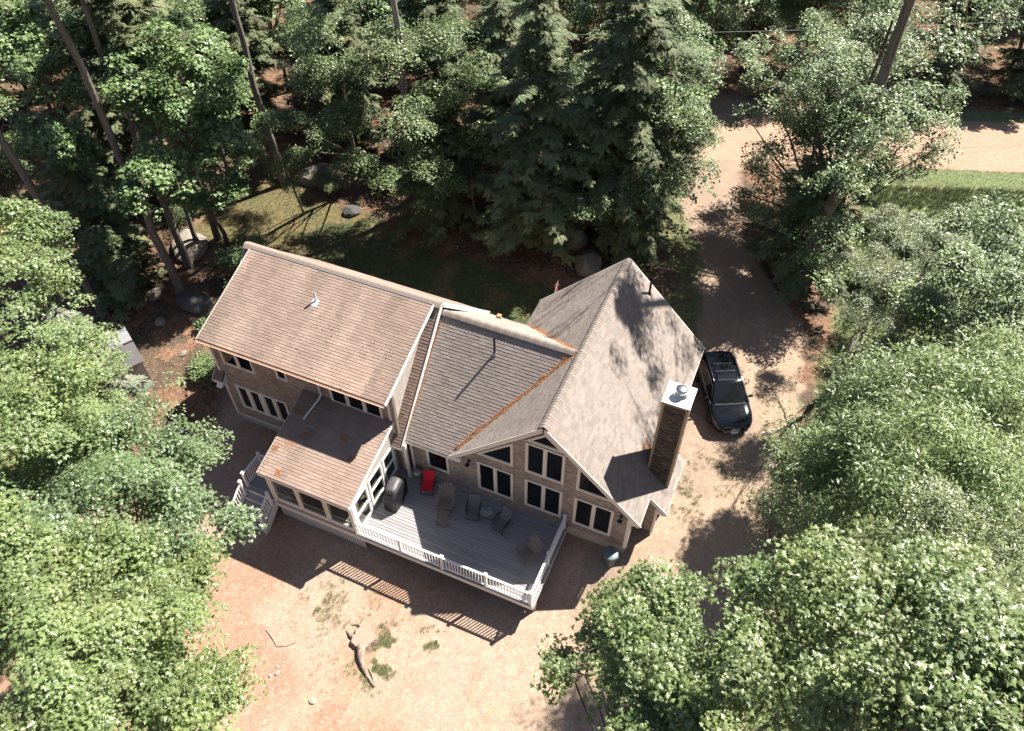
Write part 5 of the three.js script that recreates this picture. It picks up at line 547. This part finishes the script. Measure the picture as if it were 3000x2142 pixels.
// conifer: whorled drooping branches carrying flat sprays
function conifer(name, label, x, z, Ht, Rb, o = {}) {
  const r = rng(o.seed || 1), y = ground(x, z), t = thing(name, label, 'tree', [x, y, z], 0, o.group); const K = o.kind || 'hemlock'; const R = o.r || Ht * 0.013; const low = o.low ?? 0.06; const parts = [tubeG(bent(V(0, -0.3, 0), V((r() - 0.5) * 0.3, Ht, (r() - 0.5) * 0.3), r, 0.15, 8), R, 0.03, 8)]; const pos = [];
  const boughs = Math.round(Ht * 9); for (let b = 0; b < boughs; b++) { const k = Math.pow((b + r()) / boughs, 1.1), h = Ht * (low + (0.985 - low) * k), a = b * 2.399 + r() * 1.4, L = (Rb * Math.pow(1 - k, 0.5) * (k < 0.1 ? 0.7 : 1) + 0.2) * lerp(0.3, 1.15, Math.pow(r(), 0.7)), dx = Math.cos(a), dz = Math.sin(a), drop = lerp(0.0, 0.5, r()) * L, bow = (r() - 0.5) * 0.5; const at = q => V(dx * L * q - dz * bow * L * q * q, h + lerp(0.02, 0.16, 1 - k) * L * Math.sin(q * 2.2) - drop * q * q, dz * L * q + dx * bow * L * q * q); parts.push(tubeG([at(0), at(0.35), at(0.7), at(1)], 0.025 + 0.006 * L, 0.006, 4)); if (r() < 0.06) continue; for (let q = 0.2; q <= 1.02; q += 0.3 / Math.max(0.6, L)) { const c = at(q); for (const sd of q > 0.97 ? [0] : [-1, 1]) if (r() < 0.9) pos.push([c, a, sd, (1.2 - 0.5 * q) * lerp(0.55, 1.3, r()), k]); } }
  mesh('trunk', merge(parts), barkM[1], t); const tint = 0.85 + 0.3 * r(); const e = new THREE.Euler();
  crown(t, K, pos.length, (d, c, i, Q) => { const p = pos[i]; if (!p || (o.keep && r() > o.keep)) return false; d.position.copy(p[0]).add(V((r() - 0.5) * 0.12, (r() - 0.5) * 0.14, (r() - 0.5) * 0.12)); e.set(lerp(0.0, 0.45, r()), Math.PI / 2 - p[1] + p[2] * lerp(0.55, 1.15, r()), (r() - 0.5) * 0.5, 'YXZ'); d.quaternion.setFromEuler(e); d.scale.setScalar(p[3]); const k = tint * lerp(0.7, 1.35, r()); c.setRGB(Q.c[0] * k * lerp(0.9, 1.2, r()), Q.c[1] * k, Q.c[2] * k); }); return t; }
// tall bare trunk with its crown high above
function tallTree(label, x, z, Ht, R, lean, o = {}) { const r = rng(o.seed || 1), y = ground(x, z), t = thing('pine_tree', label, 'tree', [x, y, z], 0, o.group); const pts = bent(V(0, -0.4, 0), V(lean[0], Ht, lean[1]), r, 0.35, 10), parts = [tubeG(pts, R, R * 0.35, 11, pts.map((_, i) => R * (1 - 0.065 * i) * (i === 0 ? 1.35 : 1)))];
  for (let k = 0; k < 9; k++) { const h = lerp(0.25, 0.62, r()), a = r() * 6.3, L = lerp(0.5, 1.7, r()), p = V(lean[0] * h, Ht * h, lean[1] * h); const e = p.clone().add(V(Math.cos(a) * L, lerp(-0.25, 0.2, r()) * L, Math.sin(a) * L)); parts.push(tubeG([p, p.clone().lerp(e, 0.5).add(V(0, 0.12, 0)), e], 0.03, 0.006, 5)); }
  const c0 = o.crown ?? 0.76, pos = []; for (let h = Ht * c0; h < Ht; h += 0.75) { const k = (h / Ht - c0) / (1 - c0), L0 = (o.R || 3) * Math.pow(1 - k * 0.8, 0.8), nb = 4; for (let b = 0; b < nb; b++) { const a = r() * 6.3, L = L0 * lerp(0.5, 1.1, r()), f = h / Ht; const at = q => V(lean[0] * f + Math.cos(a) * L * q, h + 0.25 * L * q - 0.2 * L * q * q, lean[1] * f + Math.sin(a) * L * q); parts.push(tubeG([at(0), at(0.5), at(1)], 0.04, 0.008, 4)); for (let q = 0.4; q < 1.05; q += 0.2) for (let j = 0; j < 2; j++) pos.push([at(q), a]); } }
  mesh('trunk', merge(parts), barkM[o.bark ?? 0], t); const e = new THREE.Euler(); crown(t, 'hemlock', pos.length, (d, c, i, Q) => { const p = pos[i]; if (!p) return false; d.position.copy(p[0]).add(V((r() - 0.5) * 0.6, (r() - 0.3) * 0.4, (r() - 0.5) * 0.6)); e.set((r() - 0.5) * 0.8, r() * 6.3, (r() - 0.5) * 0.8, 'YXZ'); d.quaternion.setFromEuler(e); d.scale.setScalar(lerp(0.9, 1.5, r())); const k = lerp(0.8, 1.3, r()); c.setRGB(Q.c[0] * k * 1.1, Q.c[1] * k, Q.c[2] * k); }); return t; }
const LOBES = {
  oakA: { kind: 'oak', lobes: [[-9.04,8,4.41,1.0],[-10.34,8.5,4.07,1.2],[-11.55,9,3.85,1.2],[-11.48,8,2.25,0.7],[-13.39,8,1.92,0.8],[-10.18,9.5,5.72,1.6],[-9.32,8.5,5.7,1.3],[-12.33,10,4.96,1.6],[-10.24,10.5,6.87,1.7],[-12.01,11,6.57,1.7],[-9.04,8,6.09,1.0],[-8.63,8,5.26,0.8]] },
  mapleB: { kind: 'maple', lobes: [[-7.78,9,7.29,1.2],[-8.05,10,8.19,1.5],[-8.69,11,8.96,1.6],[-10.32,11.5,8.64,1.6],[-8.14,12,10.25,1.6],[-6.88,11.5,9.82,1.5],[-6.61,10,8.84,1.2],[-7.98,8.5,6.53,0.6],[-5.08,9,8.63,0.7],[-5.47,9.5,9.46,1.1],[-5.78,11,10.44,1.4],[-6.33,12.5,11.2,1.5],[-4.46,8.5,9.02,0.5],[-4.6,9,9.6,0.9],[-6.8,9,8.1,0.8]] },
  mapleC: { kind: 'maple', lobes: [[-17.58,7.5,0.08,0.7],[-16.39,8,1.52,0.7],[-21.39,11,-1.45,1.3],[-20.5,10.5,-1.36,1.0],[-18.48,11.5,1.16,1.5],[-17.52,11,1.12,1.1],[-15.31,12,3.47,1.5],[-16.26,10,2.27,1.1],[-14.1,11.5,4.42,1.5],[-15.49,9.5,2.55,0.9],[-13.85,10,4.13,1.2],[-12.65,12,5.99,1.5],[-14.37,9,3.1,0.8],[-12.72,10.5,5.51,1.2],[-13.1,9,4.14,0.9]] },
  mapleD: { kind: 'maple', lobes: [[4.65,12,3.34,0.38],[4.38,12,4.06,0.64],[4.25,12,5.01,0.77],[3.53,11.5,5.22,0.59],[2.72,11,5.18,0.42],[3.54,11.5,5.87,0.59],[5.05,13,5.5,0.94],[4.79,12.5,6.3,0.77],[5.81,13.5,6.29,0.94],[5.97,13.5,5.49,0.85],[5.38,13,6.67,0.77],[4.21,11.5,6.3,0.42],[5.15,12.5,4.52,0.59]] },
  mapleD2: { kind: 'maple', lobes: [[6.38,13.5,3.6,0.7],[6.82,14,4.66,0.9],[7.32,14.5,5.39,1.0],[6.81,14.5,6.12,1.0],[7.59,15,4.4,1.0],[7.46,14,3.17,0.8],[8.08,15.5,5.28,1.0],[8.15,15.5,3.84,0.9],[9.03,15,2.51,0.9],[8.03,15.5,6.1,0.9],[8.62,16.5,4.98,0.9],[9.46,16,3.62,1.0],[9.1,17,5.44,0.9],[9.59,17,4.77,0.9],[8.69,16.5,6.01,0.9],[9.54,17,6.02,0.9],[6.03,12.5,2.71,0.5]] },
  ashE: { kind: 'ash', lobes: [[7.98,10,-5.84,1.0],[8.45,11,-5.92,1.2],[7.47,11,-2.63,1.0],[8.01,12,-2.58,1.2],[9.01,12,-4.35,1.4],[8.9,13,-1.43,1.3],[7.89,11.5,-1.18,1.0],[8.75,12.5,-0.45,1.0],[7.24,10,-4.37,0.7]] },
  ashE2: { kind: 'ash', lobes: [[10.47,12,-5.87,1.5],[10.11,13.5,-2.29,1.4],[11.33,13,-4.47,1.4],[10.8,14,-1.24,1.4],[9.89,13.5,-0.41,1.0],[11.76,12,-7.56,1.3]] },
  birchE3: { kind: 'birch', lobes: [[6.97,7,-4.85,0.8],[7.32,6.5,-2.88,0.9],[8.24,7.5,-2.49,1.0],[6.79,6,-4.29,0.6],[8.75,9,-1.32,0.8],[8.0,7,-1.5,0.8],[7.37,5.5,-2.33,0.7]] },
  birchE4: { kind: 'birch', lobes: [[9.57,14,0.8,0.8],[10.45,14,0.18,0.9],[10.47,15,1.68,0.8],[9.36,13,0.52,0.6]] },
  beechF: { kind: 'birch', lobes: [[8.95,6,-15.11,1.1],[9.26,7,-15.89,1.2],[9.52,8,-11.3,1.1],[9.06,7,-11.11,0.8],[9.61,6,-19.91,1.1]] },
  beechF2: { kind: 'birch', lobes: [[10.29,5,-23.39,1.0],[11.92,5,-24.09,1.1],[10.78,7.5,-16.85,1.3],[10.5,8.5,-12.72,1.3],[11.78,8,-17.57,1.3]] },
  beechF3: { kind: 'beech', lobes: [[13.34,7,-22.63,1.5],[13.05,9,-15.96,1.6],[11.66,9.5,-12.37,1.5],[12.54,10.5,-10.93,1.4],[11.26,10,-9.55,1.2]] },
  beechG: { kind: 'beech', lobes: [[2.4,10,-28.3,1.8],[3.69,11,-29.79,1.8],[4.15,9,-26.13,1.8],[5.68,11,-26.02,2],[7.03,11,-29.07,1.8],[6.51,9,-24.42,1.8],[8.21,9.5,-26.43,1.7],[9.67,9,-25.76,1.2],[8.7,8,-24.55,1.4],[1.59,8,-29.06,1.1],[2.7,6,-25.83,1.2],[6.97,6.5,-23.76,1.4],[5.96,12,-29.96,1.6],[8.14,11.5,-31.57,1.5],[4.52,5,-25.06,1.3],[7.34,4,-23.52,1.2],[6.58,12.0,-21.1,1.0],[6.54,10.5,-20.15,1.1],[7.43,10.0,-22.18,1.0],[6.61,8.5,-20.08,1.1],[6.67,6.5,-19.75,1.1],[7.75,8.0,-21.73,1.0],[1.17,6.0,-28.6,1.0],[2.34,5.0,-26.42,1.0],[2.39,4.0,-24.37,0.8],[3.78,4.0,-22.82,0.9],[1.61,9.0,-30.19,1.2],[10.46,8.0,-25.72,0.9],[9.92,7.0,-25.47,0.9],[9.98,9.5,-27.64,1.0],[6.44,3.5,-21.45,0.9],[5.42,4.5,-23.22,1.0],[7.42,3.5,-20.74,0.9]] },
  beechI: { kind: 'beech', lobes: [[-3.28,11,-26.83,1.8],[-1.6,9,-27.19,1.6],[-1.6,8,-24.17,1.6],[-0.7,6,-23.91,1.3],[-4.76,11,-26.2,1.8],[-1.39,5,-22.54,1.1],[-4.95,9,-25.24,1.6]] },
  beechJ: { kind: 'beech', lobes: [[-19.12,9,-19.74,1.8],[-20.26,11,-19.61,1.8],[-17.52,7,-19.26,1.6],[-17.25,10,-21.02,1.8],[-19.07,7,-18.11,1.4],[-21.32,8,-19.29,1.3],[-17.39,5,-17.52,1.2],[-23.18,6,-18.21,1.2],[-21.77,5,-17.08,1.1]] },
  beechJ2: { kind: 'beech', lobes: [[-15.9,9,-23.87,1.8],[-14.14,8,-19.79,1.7],[-14.01,10,-23.51,1.8],[-12.14,9,-21.15,1.6],[-14.47,6,-18.49,1.4]] },
  mapleK: { kind: 'mapleM', lobes: [[-28.51,12,-13.71,1.6],[-24.89,12,-12.74,1.7],[-25.57,11,-16.27,1.7],[-23.96,10,-15.54,1.4],[-24.6,11,-11.28,1.6],[-23.38,10,-12.44,1.5],[-26.55,11,-11.36,1.3],[-23.28,9,-13.5,1.2],[-23.93,9,-10.99,1.4],[-22.66,8,-11.57,1.3],[-22.26,8,-13.5,1.0]] },
  mapleK2: { kind: 'mapleM', lobes: [[-22.02,6.5,-11.78,1.1],[-22.79,7,-10.24,1.2],[-22.87,6,-14.9,0.9],[-23.43,8,-9.58,1.1],[-23.16,5,-11.08,0.9],[-23.79,7,-8.23,1.0]] },
  mapleK3: { kind: 'mapleM', lobes: [[-29.36,11,-11.11,1.6],[-31.74,12,-12.34,1.7],[-29.19,9,-9.18,1.5],[-27.71,8,-9.42,1.3]] },
  birchP: { kind: 'birch', lobes: [[-23.79,5,-18.23,0.9],[-22.4,4.5,-16.93,0.8],[-23.84,5.5,-16.81,0.8],[-22.0,3,-16.87,0.7],[-21.75,4,-17.79,0.8],[-23.65,4,-16.98,0.7]] },
  beechH: { kind: 'beech', lobes: [[-10.47,5,-21.91,1.1],[-11.94,6,-21.0,1.2],[-12.83,4,-19.22,1],[-13.69,3,-18.55,0.9]] },
  beechH2: { kind: 'beech', lobes: [[-5.43,6,-22.35,1.2],[-4.12,7,-24.98,1.2],[-5.28,4,-20.21,1.0],[-2.92,5,-21.88,1.1],[-6.0,9,-26.95,1.3]] },
};
const T = (key, name, label, bx, bz, o) => leafTree(name, label, LOBES[key].kind, bx, bz, [...LOBES[key].lobes, ...(o.more || [])], o);
T('oakA', 'oak_tree', 'sunlit oak reaching its leafy fingers towards the side stairs', -13.2, 6.5, { seed: 1, r: 0.2 });
T('mapleB', 'maple_tree', 'large pale green maple filling the lower left corner', -9.5, 11.5, { seed: 2, r: 0.22 });
T('mapleC', 'maple_tree', 'bright maple at the left edge half hiding the shed', -20.5, 3.2, { seed: 3, r: 0.22 });
T('mapleD', 'maple_tree', 'bright green maple pointing a leafy branch at the deck corner', 6.5, 8.5, { seed: 4, r: 0.2, spread: 0.9 });
T('mapleD2', 'maple_tree', 'largest yellow-green maple filling the lower right corner', 11.5, 7.5, { seed: 5, r: 0.24 });
T('ashE', 'ash_tree', 'narrow-leaved bright tree right of the parked car', 9.5, -3.5, { seed: 6, r: 0.16 });
T('ashE2', 'ash_tree', 'narrow-leaved bright tree at the right edge above the big maple', 13.2, -4.2, { seed: 7, r: 0.16 });
T('birchE3', 'birch_tree', 'thin grey-green small-leaved tree with bare pale twigs by the gravel', 8.3, -3.0, { seed: 8, r: 0.09, bark: 2, dense: 0.8 });
T('birchE4', 'birch_tree', 'dull olive small-leaved treetop at the right edge behind the big maple', 12.4, 1.2, { seed: 9, r: 0.12, bark: 2 });
T('beechF', 'birch_tree', 'pale feathery tree at the right rim of the parking place', 9.3, -16.2, { seed: 10, bark: 2 });
T('beechF2', 'birch_tree', 'loose pale tree below the grass verge of the road', 11.6, -20.3, { seed: 11 });
T('beechF3', 'beech_tree', 'bushy tree at the right edge below the road', 14.0, -16.0, { seed: 12 });
T('beechG', 'beech_tree', 'tall light green tree between driveway and road', 6.8, -25.8, { seed: 13, r: 0.26, dense: 0.68, more: [[9.1, 17.4, -19.3, 0.35], [9.3, 17.8, -19.7, 0.34], [9.3, 17.4, -18.2, 0.45], [9.0, 17.1, -19.8, 0.4], [8.4, 16.9, -18.2, 0.32], [9.2, 17.6, -17.9, 0.43], [10.0, 17.3, -18.9, 0.33], [7.7, 18.0, -17.4, 0.34], [9.9, 17.6, -16.8, 0.36], [8.2, 16.8, -16.4, 0.38], [8.4, 17.0, -17.1, 0.33], [7.7, 17.8, -19.1, 0.39], [5.6, 17.8, -20.1, 0.34], [5.9, 18.0, -21.0, 0.34], [7.3, 17.0, -16.8, 0.32], [7.7, 16.7, -20.9, 0.3], [6.0, 16.7, -22.0, 0.37], [9.2, 17.7, -17.0, 0.32], [7.3, 16.8, -21.8, 0.32], [5.6, 18.1, -17.4, 0.4], [7.1, 17.6, -18.6, 0.34], [5.7, 16.7, -21.3, 0.3], [8.7, 17.0, -21.8, 0.4], [8.6, 18.0, -19.8, 0.37], [5.4, 17.5, -21.1, 0.3], [9.4, 18.2, -18.9, 0.32], [7.1, 17.3, -22.0, 0.32], [4.9, 16.8, -20.5, 0.41], [7.3, 17.5, -19.7, 0.37], [5.9, 17.7, -19.7, 0.36], [5.7, 16.9, -18.6, 0.4], [6.5, 17.7, -18.4, 0.28], [0.9, 18.3, -22.4, 0.32], [3.7, 18.0, -23.0, 0.4], [2.5, 18.6, -23.2, 0.35], [4.7, 17.7, -20.7, 0.3], [4.6, 17.1, -19.3, 0.38], [4.2, 17.7, -22.7, 0.28], [1.8, 17.3, -20.8, 0.29], [0.9, 17.4, -23.0, 0.41], [4.0, 17.7, -20.1, 0.4], [3.0, 18.1, -19.1, 0.3], [4.5, 18.2, -22.9, 0.35], [2.6, 17.8, -22.7, 0.31]] });
T('beechI', 'beech_tree', 'dark leafy tree overhanging the left side of the driveway', -2.4, -27, { seed: 14, r: 0.2 });
T('beechJ', 'beech_tree', 'small-leaved tree at the far edge of the back lawn', -21.5, -22.3, { seed: 15, more: [[-20, 11, -23.5, 0.8], [-18.5, 12.5, -24.5, 0.8], [-21.5, 10.8, -24.2, 0.7], [-17.5, 12, -23, 0.7], [-22.5, 12.5, -26, 0.9], [-19.5, 13.5, -26, 0.8]] });
T('birchP', 'birch_tree', 'pale small-leaved sapling at the far left end of the lawn', -23.2, -18.6, { seed: 61, bark: 2, r: 0.09 });
T('beechH', 'beech_tree', 'leafy young tree in front of the dark hemlocks', -12.4, -21.4, { seed: 62, r: 0.1 });
T('beechH2', 'beech_tree', 'leafy young tree among the tallest hemlock boughs', -4.2, -22.8, { seed: 63, r: 0.12 });
T('beechJ2', 'beech_tree', 'leafy tree behind the tall straight trunk at the top', -15.5, -25.5, { seed: 16 });
T('mapleK', 'maple_tree', 'broad sunlit green maple in the upper left corner', -26.8, -14.6, { seed: 17, r: 0.22 });
T('mapleK2', 'maple_tree', 'shaded lower maple over the three leaning trunks', -25.6, -14.2, { seed: 18 });
T('mapleK3', 'maple_tree', 'dim green maple against the left edge of the woods', -32, -11.5, { seed: 19 });
leafTree('beech_tree', 'broad leafy tree shading the gravel right of the parked car', 'beech', 12.2, -13.2, [[10.4, 9.6, -12.2, 0.9], [11.3, 11, -13.4, 0.9], [10.0, 8.4, -10.4, 0.8], [12.2, 12, -14.6, 0.9], [10.9, 10, -10.4, 0.8], [11.8, 11.6, -12, 0.9], [11.2, 9, -9.2, 0.7], [12.4, 10.4, -10.6, 0.8]], { seed: 66, r: 0.16, dense: 0.8 }); // beechR
const HG = 'dark hemlocks behind the house';
conifer('hemlock_tree', 'dark feathery hemlock straight behind the middle of the roof', -8.6, -21.3, 15.5, 4.2, { seed: 21 });
conifer('hemlock_tree', 'tallest hemlock with sunlit sprays left of the driveway', -4.6, -24.2, 17, 4.4, { seed: 22 });
conifer('hemlock_tree', 'low dark hemlock at the edge of the back lawn', -14.6, -20.6, 8.5, 3.2, { seed: 23 });
conifer('hemlock_tree', 'deep green hemlock between the lawn hemlock and the tall one', -11.8, -24.6, 13, 3.8, { seed: 24 });
conifer('hemlock_tree', 'dark drooping hemlock right of the driveway', 6.1, -24.0, 9.5, 3.4, { seed: 25, keep: 0.75 });
conifer('hemlock_tree', 'dark hemlock among the trunks left of the house', -30.2, -9.8, 9, 3.0, { seed: 26 });
conifer('hemlock_tree', 'small hemlock in front of the leftmost leaning trunk', -28.0, -8.2, 5, 2.2, { seed: 27 });
conifer('larch_tree', 'grey-green feathery young conifer beside the shed', -21.4, -1.0, 8.2, 1.5, { seed: 28, kind: 'larch', low: 0.3 });
conifer('hemlock_tree', 'short dark hemlock beside the grey boulder', -3.2, -22.6, 6.5, 2.4, { seed: 29 });
tallTree('grey leaning pine trunk nearest the shed', -28.7, -6.8, 22, 0.24, [-0.6, -0.4], { seed: 31 });
tallTree('thick scaly pine trunk by the flat boulder', -25.5, -9.7, 23, 0.25, [-0.4, -0.2], { seed: 32 });
tallTree('middle pine trunk behind the thick scaly one', -26.7, -11.8, 22, 0.22, [0.2, -0.3], { seed: 33 });
tallTree('slim forked trunk at the left end of the back lawn', -27.4, -13.5, 16, 0.15, [0.3, -0.2], { seed: 34, crown: 0.7 });
tallTree('dark tall trunk with broken stubs above the lawn', -26.2, -20.8, 24, 0.24, [-0.5, 0], { seed: 35 });
tallTree('straight pale trunk rising before the leafy trees at the top', -16.6, -21.6, 24, 0.25, [0, 0], { seed: 36, bark: 2 });
tallTree('thick grey trunk at the upper right beside the road', 6.66, -23.0, 24, 0.36, [0.1, 0], { seed: 37, crown: 0.97, R: 0.3 });
// the woods beyond
{ const r = rng(404); const kinds = ['beech', 'mapleM', 'beech', 'hemlock', 'beech']; let made = 0; const spots = [];
  const ok = (x, z, d) => { const q = zones(x, z); if (Math.max(q.lawn, q.yard, q.verge, q.strip) > 0.05 || (q.drive > 0.05 && z > -44 + (x < 3 ? 2 : -6))) return false; if (x > -3.2 && x < 3.4 && z > -43.5) return false; if (x > 2 && z < -32 && z > -49) return false; if (q.scrub > 0.05) return false; return spots.every(s => Math.hypot(s[0] - x, s[1] - z) > d); };
  const near = [[-8.6, -21.3], [-4.6, -24.2], [-14.6, -20.6], [-11.8, -24.6], [-21.5, -22.3], [-15.5, -25.5], [-26.8, -14.6], [6.8, -25.8], [-32, -11.5], [-30.2, -9.8]]; near.forEach(p => spots.push(p));
  const pj = V(0, 0, 0); camera.updateMatrixWorld(); camera.updateProjectionMatrix(); const cols = ['above the shed corner', 'above the leftmost trunks', 'over the three leaning trunks', 'above the left end of the lawn', 'behind the straight pale trunk', 'behind the low lawn hemlock', 'behind the middle hemlock', 'behind the tallest hemlock', 'at the head of the driveway', 'beyond the driveway hemlock', 'behind the thick grey trunk', 'across the road']; const used = {};
  const look = { beech: ['small-leaved tree', 'round-crowned leafy tree', 'loose-crowned leafy tree'], mapleM: ['broad-leaved maple', 'spreading maple'], hemlock: ['dark hemlock', 'drooping hemlock'] };
  const grow = (x, z, kd) => { made++; spots.push([x, z]); const far = Math.hypot(x - 4.5, z - 12), Ht = lerp(9, 15, r()); pj.set(x, 4, z).project(camera); const col = cols[Math.max(0, Math.min(11, Math.floor((pj.x * 0.5 + 0.5) * 12)))], row = far < 45 ? 'front rank of the woods' : far < 60 ? 'second rank of the woods' : far < 75 ? 'third rank of the woods' : 'farthest woods'; const base = `${Ht > 13 ? 'tall' : Ht > 11 ? 'middling' : 'short'} ${look[kd][r() * look[kd].length | 0]} ${col}, ${row}`; const lb = base; const group = 'trees of the surrounding woods';
    if (kd === 'hemlock') conifer('hemlock_tree', lb, x, z, Ht, lerp(2.8, 4, r()), { seed: 500 + made, group, keep: far > 60 ? 0.7 : 0.9 });
    else { const L = []; const n = 7 + (r() * 4 | 0), R = lerp(2.2, 3.3, r()), y0 = ground(x, z); for (let i = 0; i < n; i++) { const a = i * 2.4 + r(), q = R * Math.sqrt((i + 0.4) / n) * 0.95; L.push([x + Math.cos(a) * q, y0 + Ht * lerp(0.95, 0.4, Math.pow(q / R, 1.5)) - r() * 1.2, z + Math.sin(a) * q, lerp(1.4, 2.0, r())]); } leafTree(kd === 'beech' ? 'beech_tree' : 'maple_tree', lb, kd, x, z, L, { seed: 600 + made, dense: far > 60 ? 0.6 : 0.85, group }); } };
  for (const [x, z, kd] of [[-1.2, -46.5, 'beech'], [2.6, -47.5, 'beech'], [-4.6, -42, 'mapleM'], [-5, -33, 'beech'], [5.2, -31.5, 'beech'], [-8, -29, 'beech'], [-18.5, -28.5, 'hemlock'], [-24.5, -27, 'hemlock'], [-30.5, -20.5, 'mapleM'], [-34, -16, 'hemlock'], [-36, -9.5, 'beech'], [-34.5, -22, 'beech'], [-31.5, -26, 'hemlock']]) grow(x, z, kd);
  for (let k = 0; k < 9000 && made < 132; k++) { const z = -lerp(6, 86, Math.pow(r(), 1.1)), x = lerp(-84, 30, r()); pj.set(x, 6, z).project(camera); if (pj.x < -1.25 || pj.x > 1.2 || pj.y > 1.5 || pj.y < 0.0) continue; if (x > -33 && z > -24) continue; const far = Math.hypot(x - 4.5, z - 12); if (!ok(x, z, lerp(3.7, 5.2, Math.max(0, (far - 35) / 60)))) continue; grow(x, z, kinds[r() * 5 | 0]); }
}
{ // bare pale branches standing out of the scrub by the gravel
  const bm = mat([0.5, 0.43, 0.38], 0.85, { map: barkTex }); const dead = (label, x, z, list) => { const y = ground(x, z), t = thing('dead_tree', label, 'tree', [x, y, z]); const w = p => V(p[0] - x, p[1] - y, p[2] - z); const r = rng(x * 10 | 0); for (const [n, pts, r0] of list) { const P = pts.map(w), q = new THREE.CatmullRomCurve3(P).getPoints(12).map(p => p.add(V((r() - 0.5) * 0.06, (r() - 0.5) * 0.06, (r() - 0.5) * 0.06))); const m = mesh(n, tubeG(q, r0, 0.012, 6), bm, t); if (n === 'branch') for (let k = 3; k < 12; k += 2) { const e = q[k].clone().add(V((r() - 0.5) * 0.9, r() * 0.5, (r() - 0.5) * 0.9)); mesh('twig', tubeG([q[k], q[k].clone().lerp(e, 0.5).add(V(0, 0.06, 0)), e], 0.012, 0.004, 4), bm, m); } } };
  dead('bare forked pale branches nearest the front of the car', 8.6, -5.3, [['trunk', [[8.6, -0.9, -5.3], [8.54, 2, -5.3], [8.54, 4, -5.26]], 0.07], ['branch', [[8.54, 4, -5.26], [7.7, 6, -5.34], [6.88, 8, -5.09], [6.29, 8.5, -5.13]], 0.05], ['branch', [[8.54, 4, -5.26], [7.82, 6.5, -4.86], [7.5, 8, -5.09]], 0.045]]);
  dead('crooked bare pale branch above the lower right maple', 9.6, -3.1, [['trunk', [[9.6, -0.9, -3.1], [9.55, 2, -3.1], [9.53, 5, -3.08]], 0.09], ['branch', [[9.53, 5, -3.08], [9.13, 7, -2.47], [9.39, 8.5, -2.18], [10.01, 9, -1.96]], 0.06], ['branch', [[9.13, 7, -2.47], [9.17, 8, -3.0], [9.16, 9, -3.24]], 0.04]]);
}
{ const pts = []; for (let k = 0; k <= 20; k++) { const s = k / 20, x = lerp(-13, 34, s); pts.push(V(x, 7.1 - 0.5 * Math.sin(s * Math.PI), -36.5 - (x + 2.5) * 0.545)); } tag(mesh('overhead_wire', tubeG(pts, 0.011, 0.011, 5), mat([0.3, 0.3, 0.31], 0.5)), 'thin pale overhead wire strung above the road', 'wire');
  for (const [k, w] of [[0, 'in the trees left of the driveway head'], [20, 'past the right edge of the road']]) { const p = pts[k]; const t = thing('utility_pole', 'bare wooden pole carrying the wire ' + w, 'pole', [p.x, ground(p.x, p.z), p.z]); mesh('pole', new THREE.CylinderGeometry(0.1, 0.14, 8.6, 10).translate(0, 4, 0), M.post, t); mesh('insulator', new THREE.CylinderGeometry(0.04, 0.05, 0.14, 8).translate(0, 8.1, 0.12), M.white, t); } }
// undergrowth: bushes by the house and along the wood's edge
function bush(label, x, z, w, h, kind, seed, cat = 'bush') { const r = rng(seed), y = ground(x, z), L = []; const n = 5; for (let i = 0; i < n; i++) { const a = i * 2.4, q = w * 0.55 * Math.sqrt(i / n); L.push([x + Math.cos(a) * q, y + h * lerp(0.7, 0.35, q / w) + 0.1, z + Math.sin(a) * q, w * lerp(0.35, 0.5, r())]); } const t = leafTree('bush', label, kind, x, z, L, { seed, r: 0.04, dense: 1.1 }); t.userData.category = cat; return t; }
bush('dark round bush at the left back corner of the house', -22.6, -12.4, 1.9, 2.4, 'beech', 71); bush('low green shrub in the leaf litter left of the gable', -20.2, -5.4, 1.2, 0.7, 'beech', 72); bush('pale shrub beside the tan boulder', -22.9, -21.6, 1.3, 1.5, 'birch', 73); bush('leafy shrub at the foot of the straight pale trunk', -19.2, -22.6, 1.6, 1.8, 'beech', 74); bush('pale-leaved sapling between the leaning trunks', -29.0, -14.8, 1.5, 2.2, 'birch', 75); bush('small dark shrub under the house eave near the flat boulder', -22.5, -8.3, 0.7, 0.9, 'beech', 76); bush('shrub growing against the small rock behind the right wing', -2.4, -20.8, 1.1, 1.1, 'beech', 77); bush('low shrub in the orange litter behind the lawn', -10.2, -20.0, 0.7, 0.7, 'birch', 78); bush('mixed shrub at the right rim of the gravel', 9.9, -11.2, 1.5, 2.0, 'birch', 79); bush('spreading shrub on the rim beyond the car', 9.6, -8.0, 1.6, 2.2, 'birch', 80); bush('shrub at the foot of the drooping hemlock by the driveway', 4.4, -26.4, 1.1, 1.1, 'beech', 81); bush('round shrub on the verge below the road', 13.5, -30.5, 1.9, 2.0, 'beech', 82); bush('pale shrub in the scrub right of the driveway hemlock', 9.8, -25.5, 2.1, 2.2, 'birch', 83); bush('bright scrub bush left of the road bend', 10.6, -31.0, 1.8, 1.8, 'birch', 84); bush('grey-green scrub bush right of the parking place', 10.4, -12.6, 1.9, 2.4, 'birch', 85); bush('scrub bush between the ash tree and the road', 12.4, -25.0, 2.2, 2.4, 'beech', 86);
{ // woods trees that would read alike are told apart by their order across the picture
  const by = {}; for (const o of scene.children) if (o.userData.group === 'trees of the surrounding woods') (by[o.userData.label] ||= []).push(o); const p = V(0, 0, 0), sx = o => p.copy(o.position).project(camera).x;
  for (const k in by) if (by[k].length > 1) by[k].sort((a, b) => sx(a) - sx(b)).forEach((o, i, l) => { o.userData.label = `${l.length === 2 ? ['left', 'right'][i] : ['left', 'middle', 'right', 'far right'][i]} ${k.replace(' of the woods', '')}`; }); }
renderer.render(scene, camera);
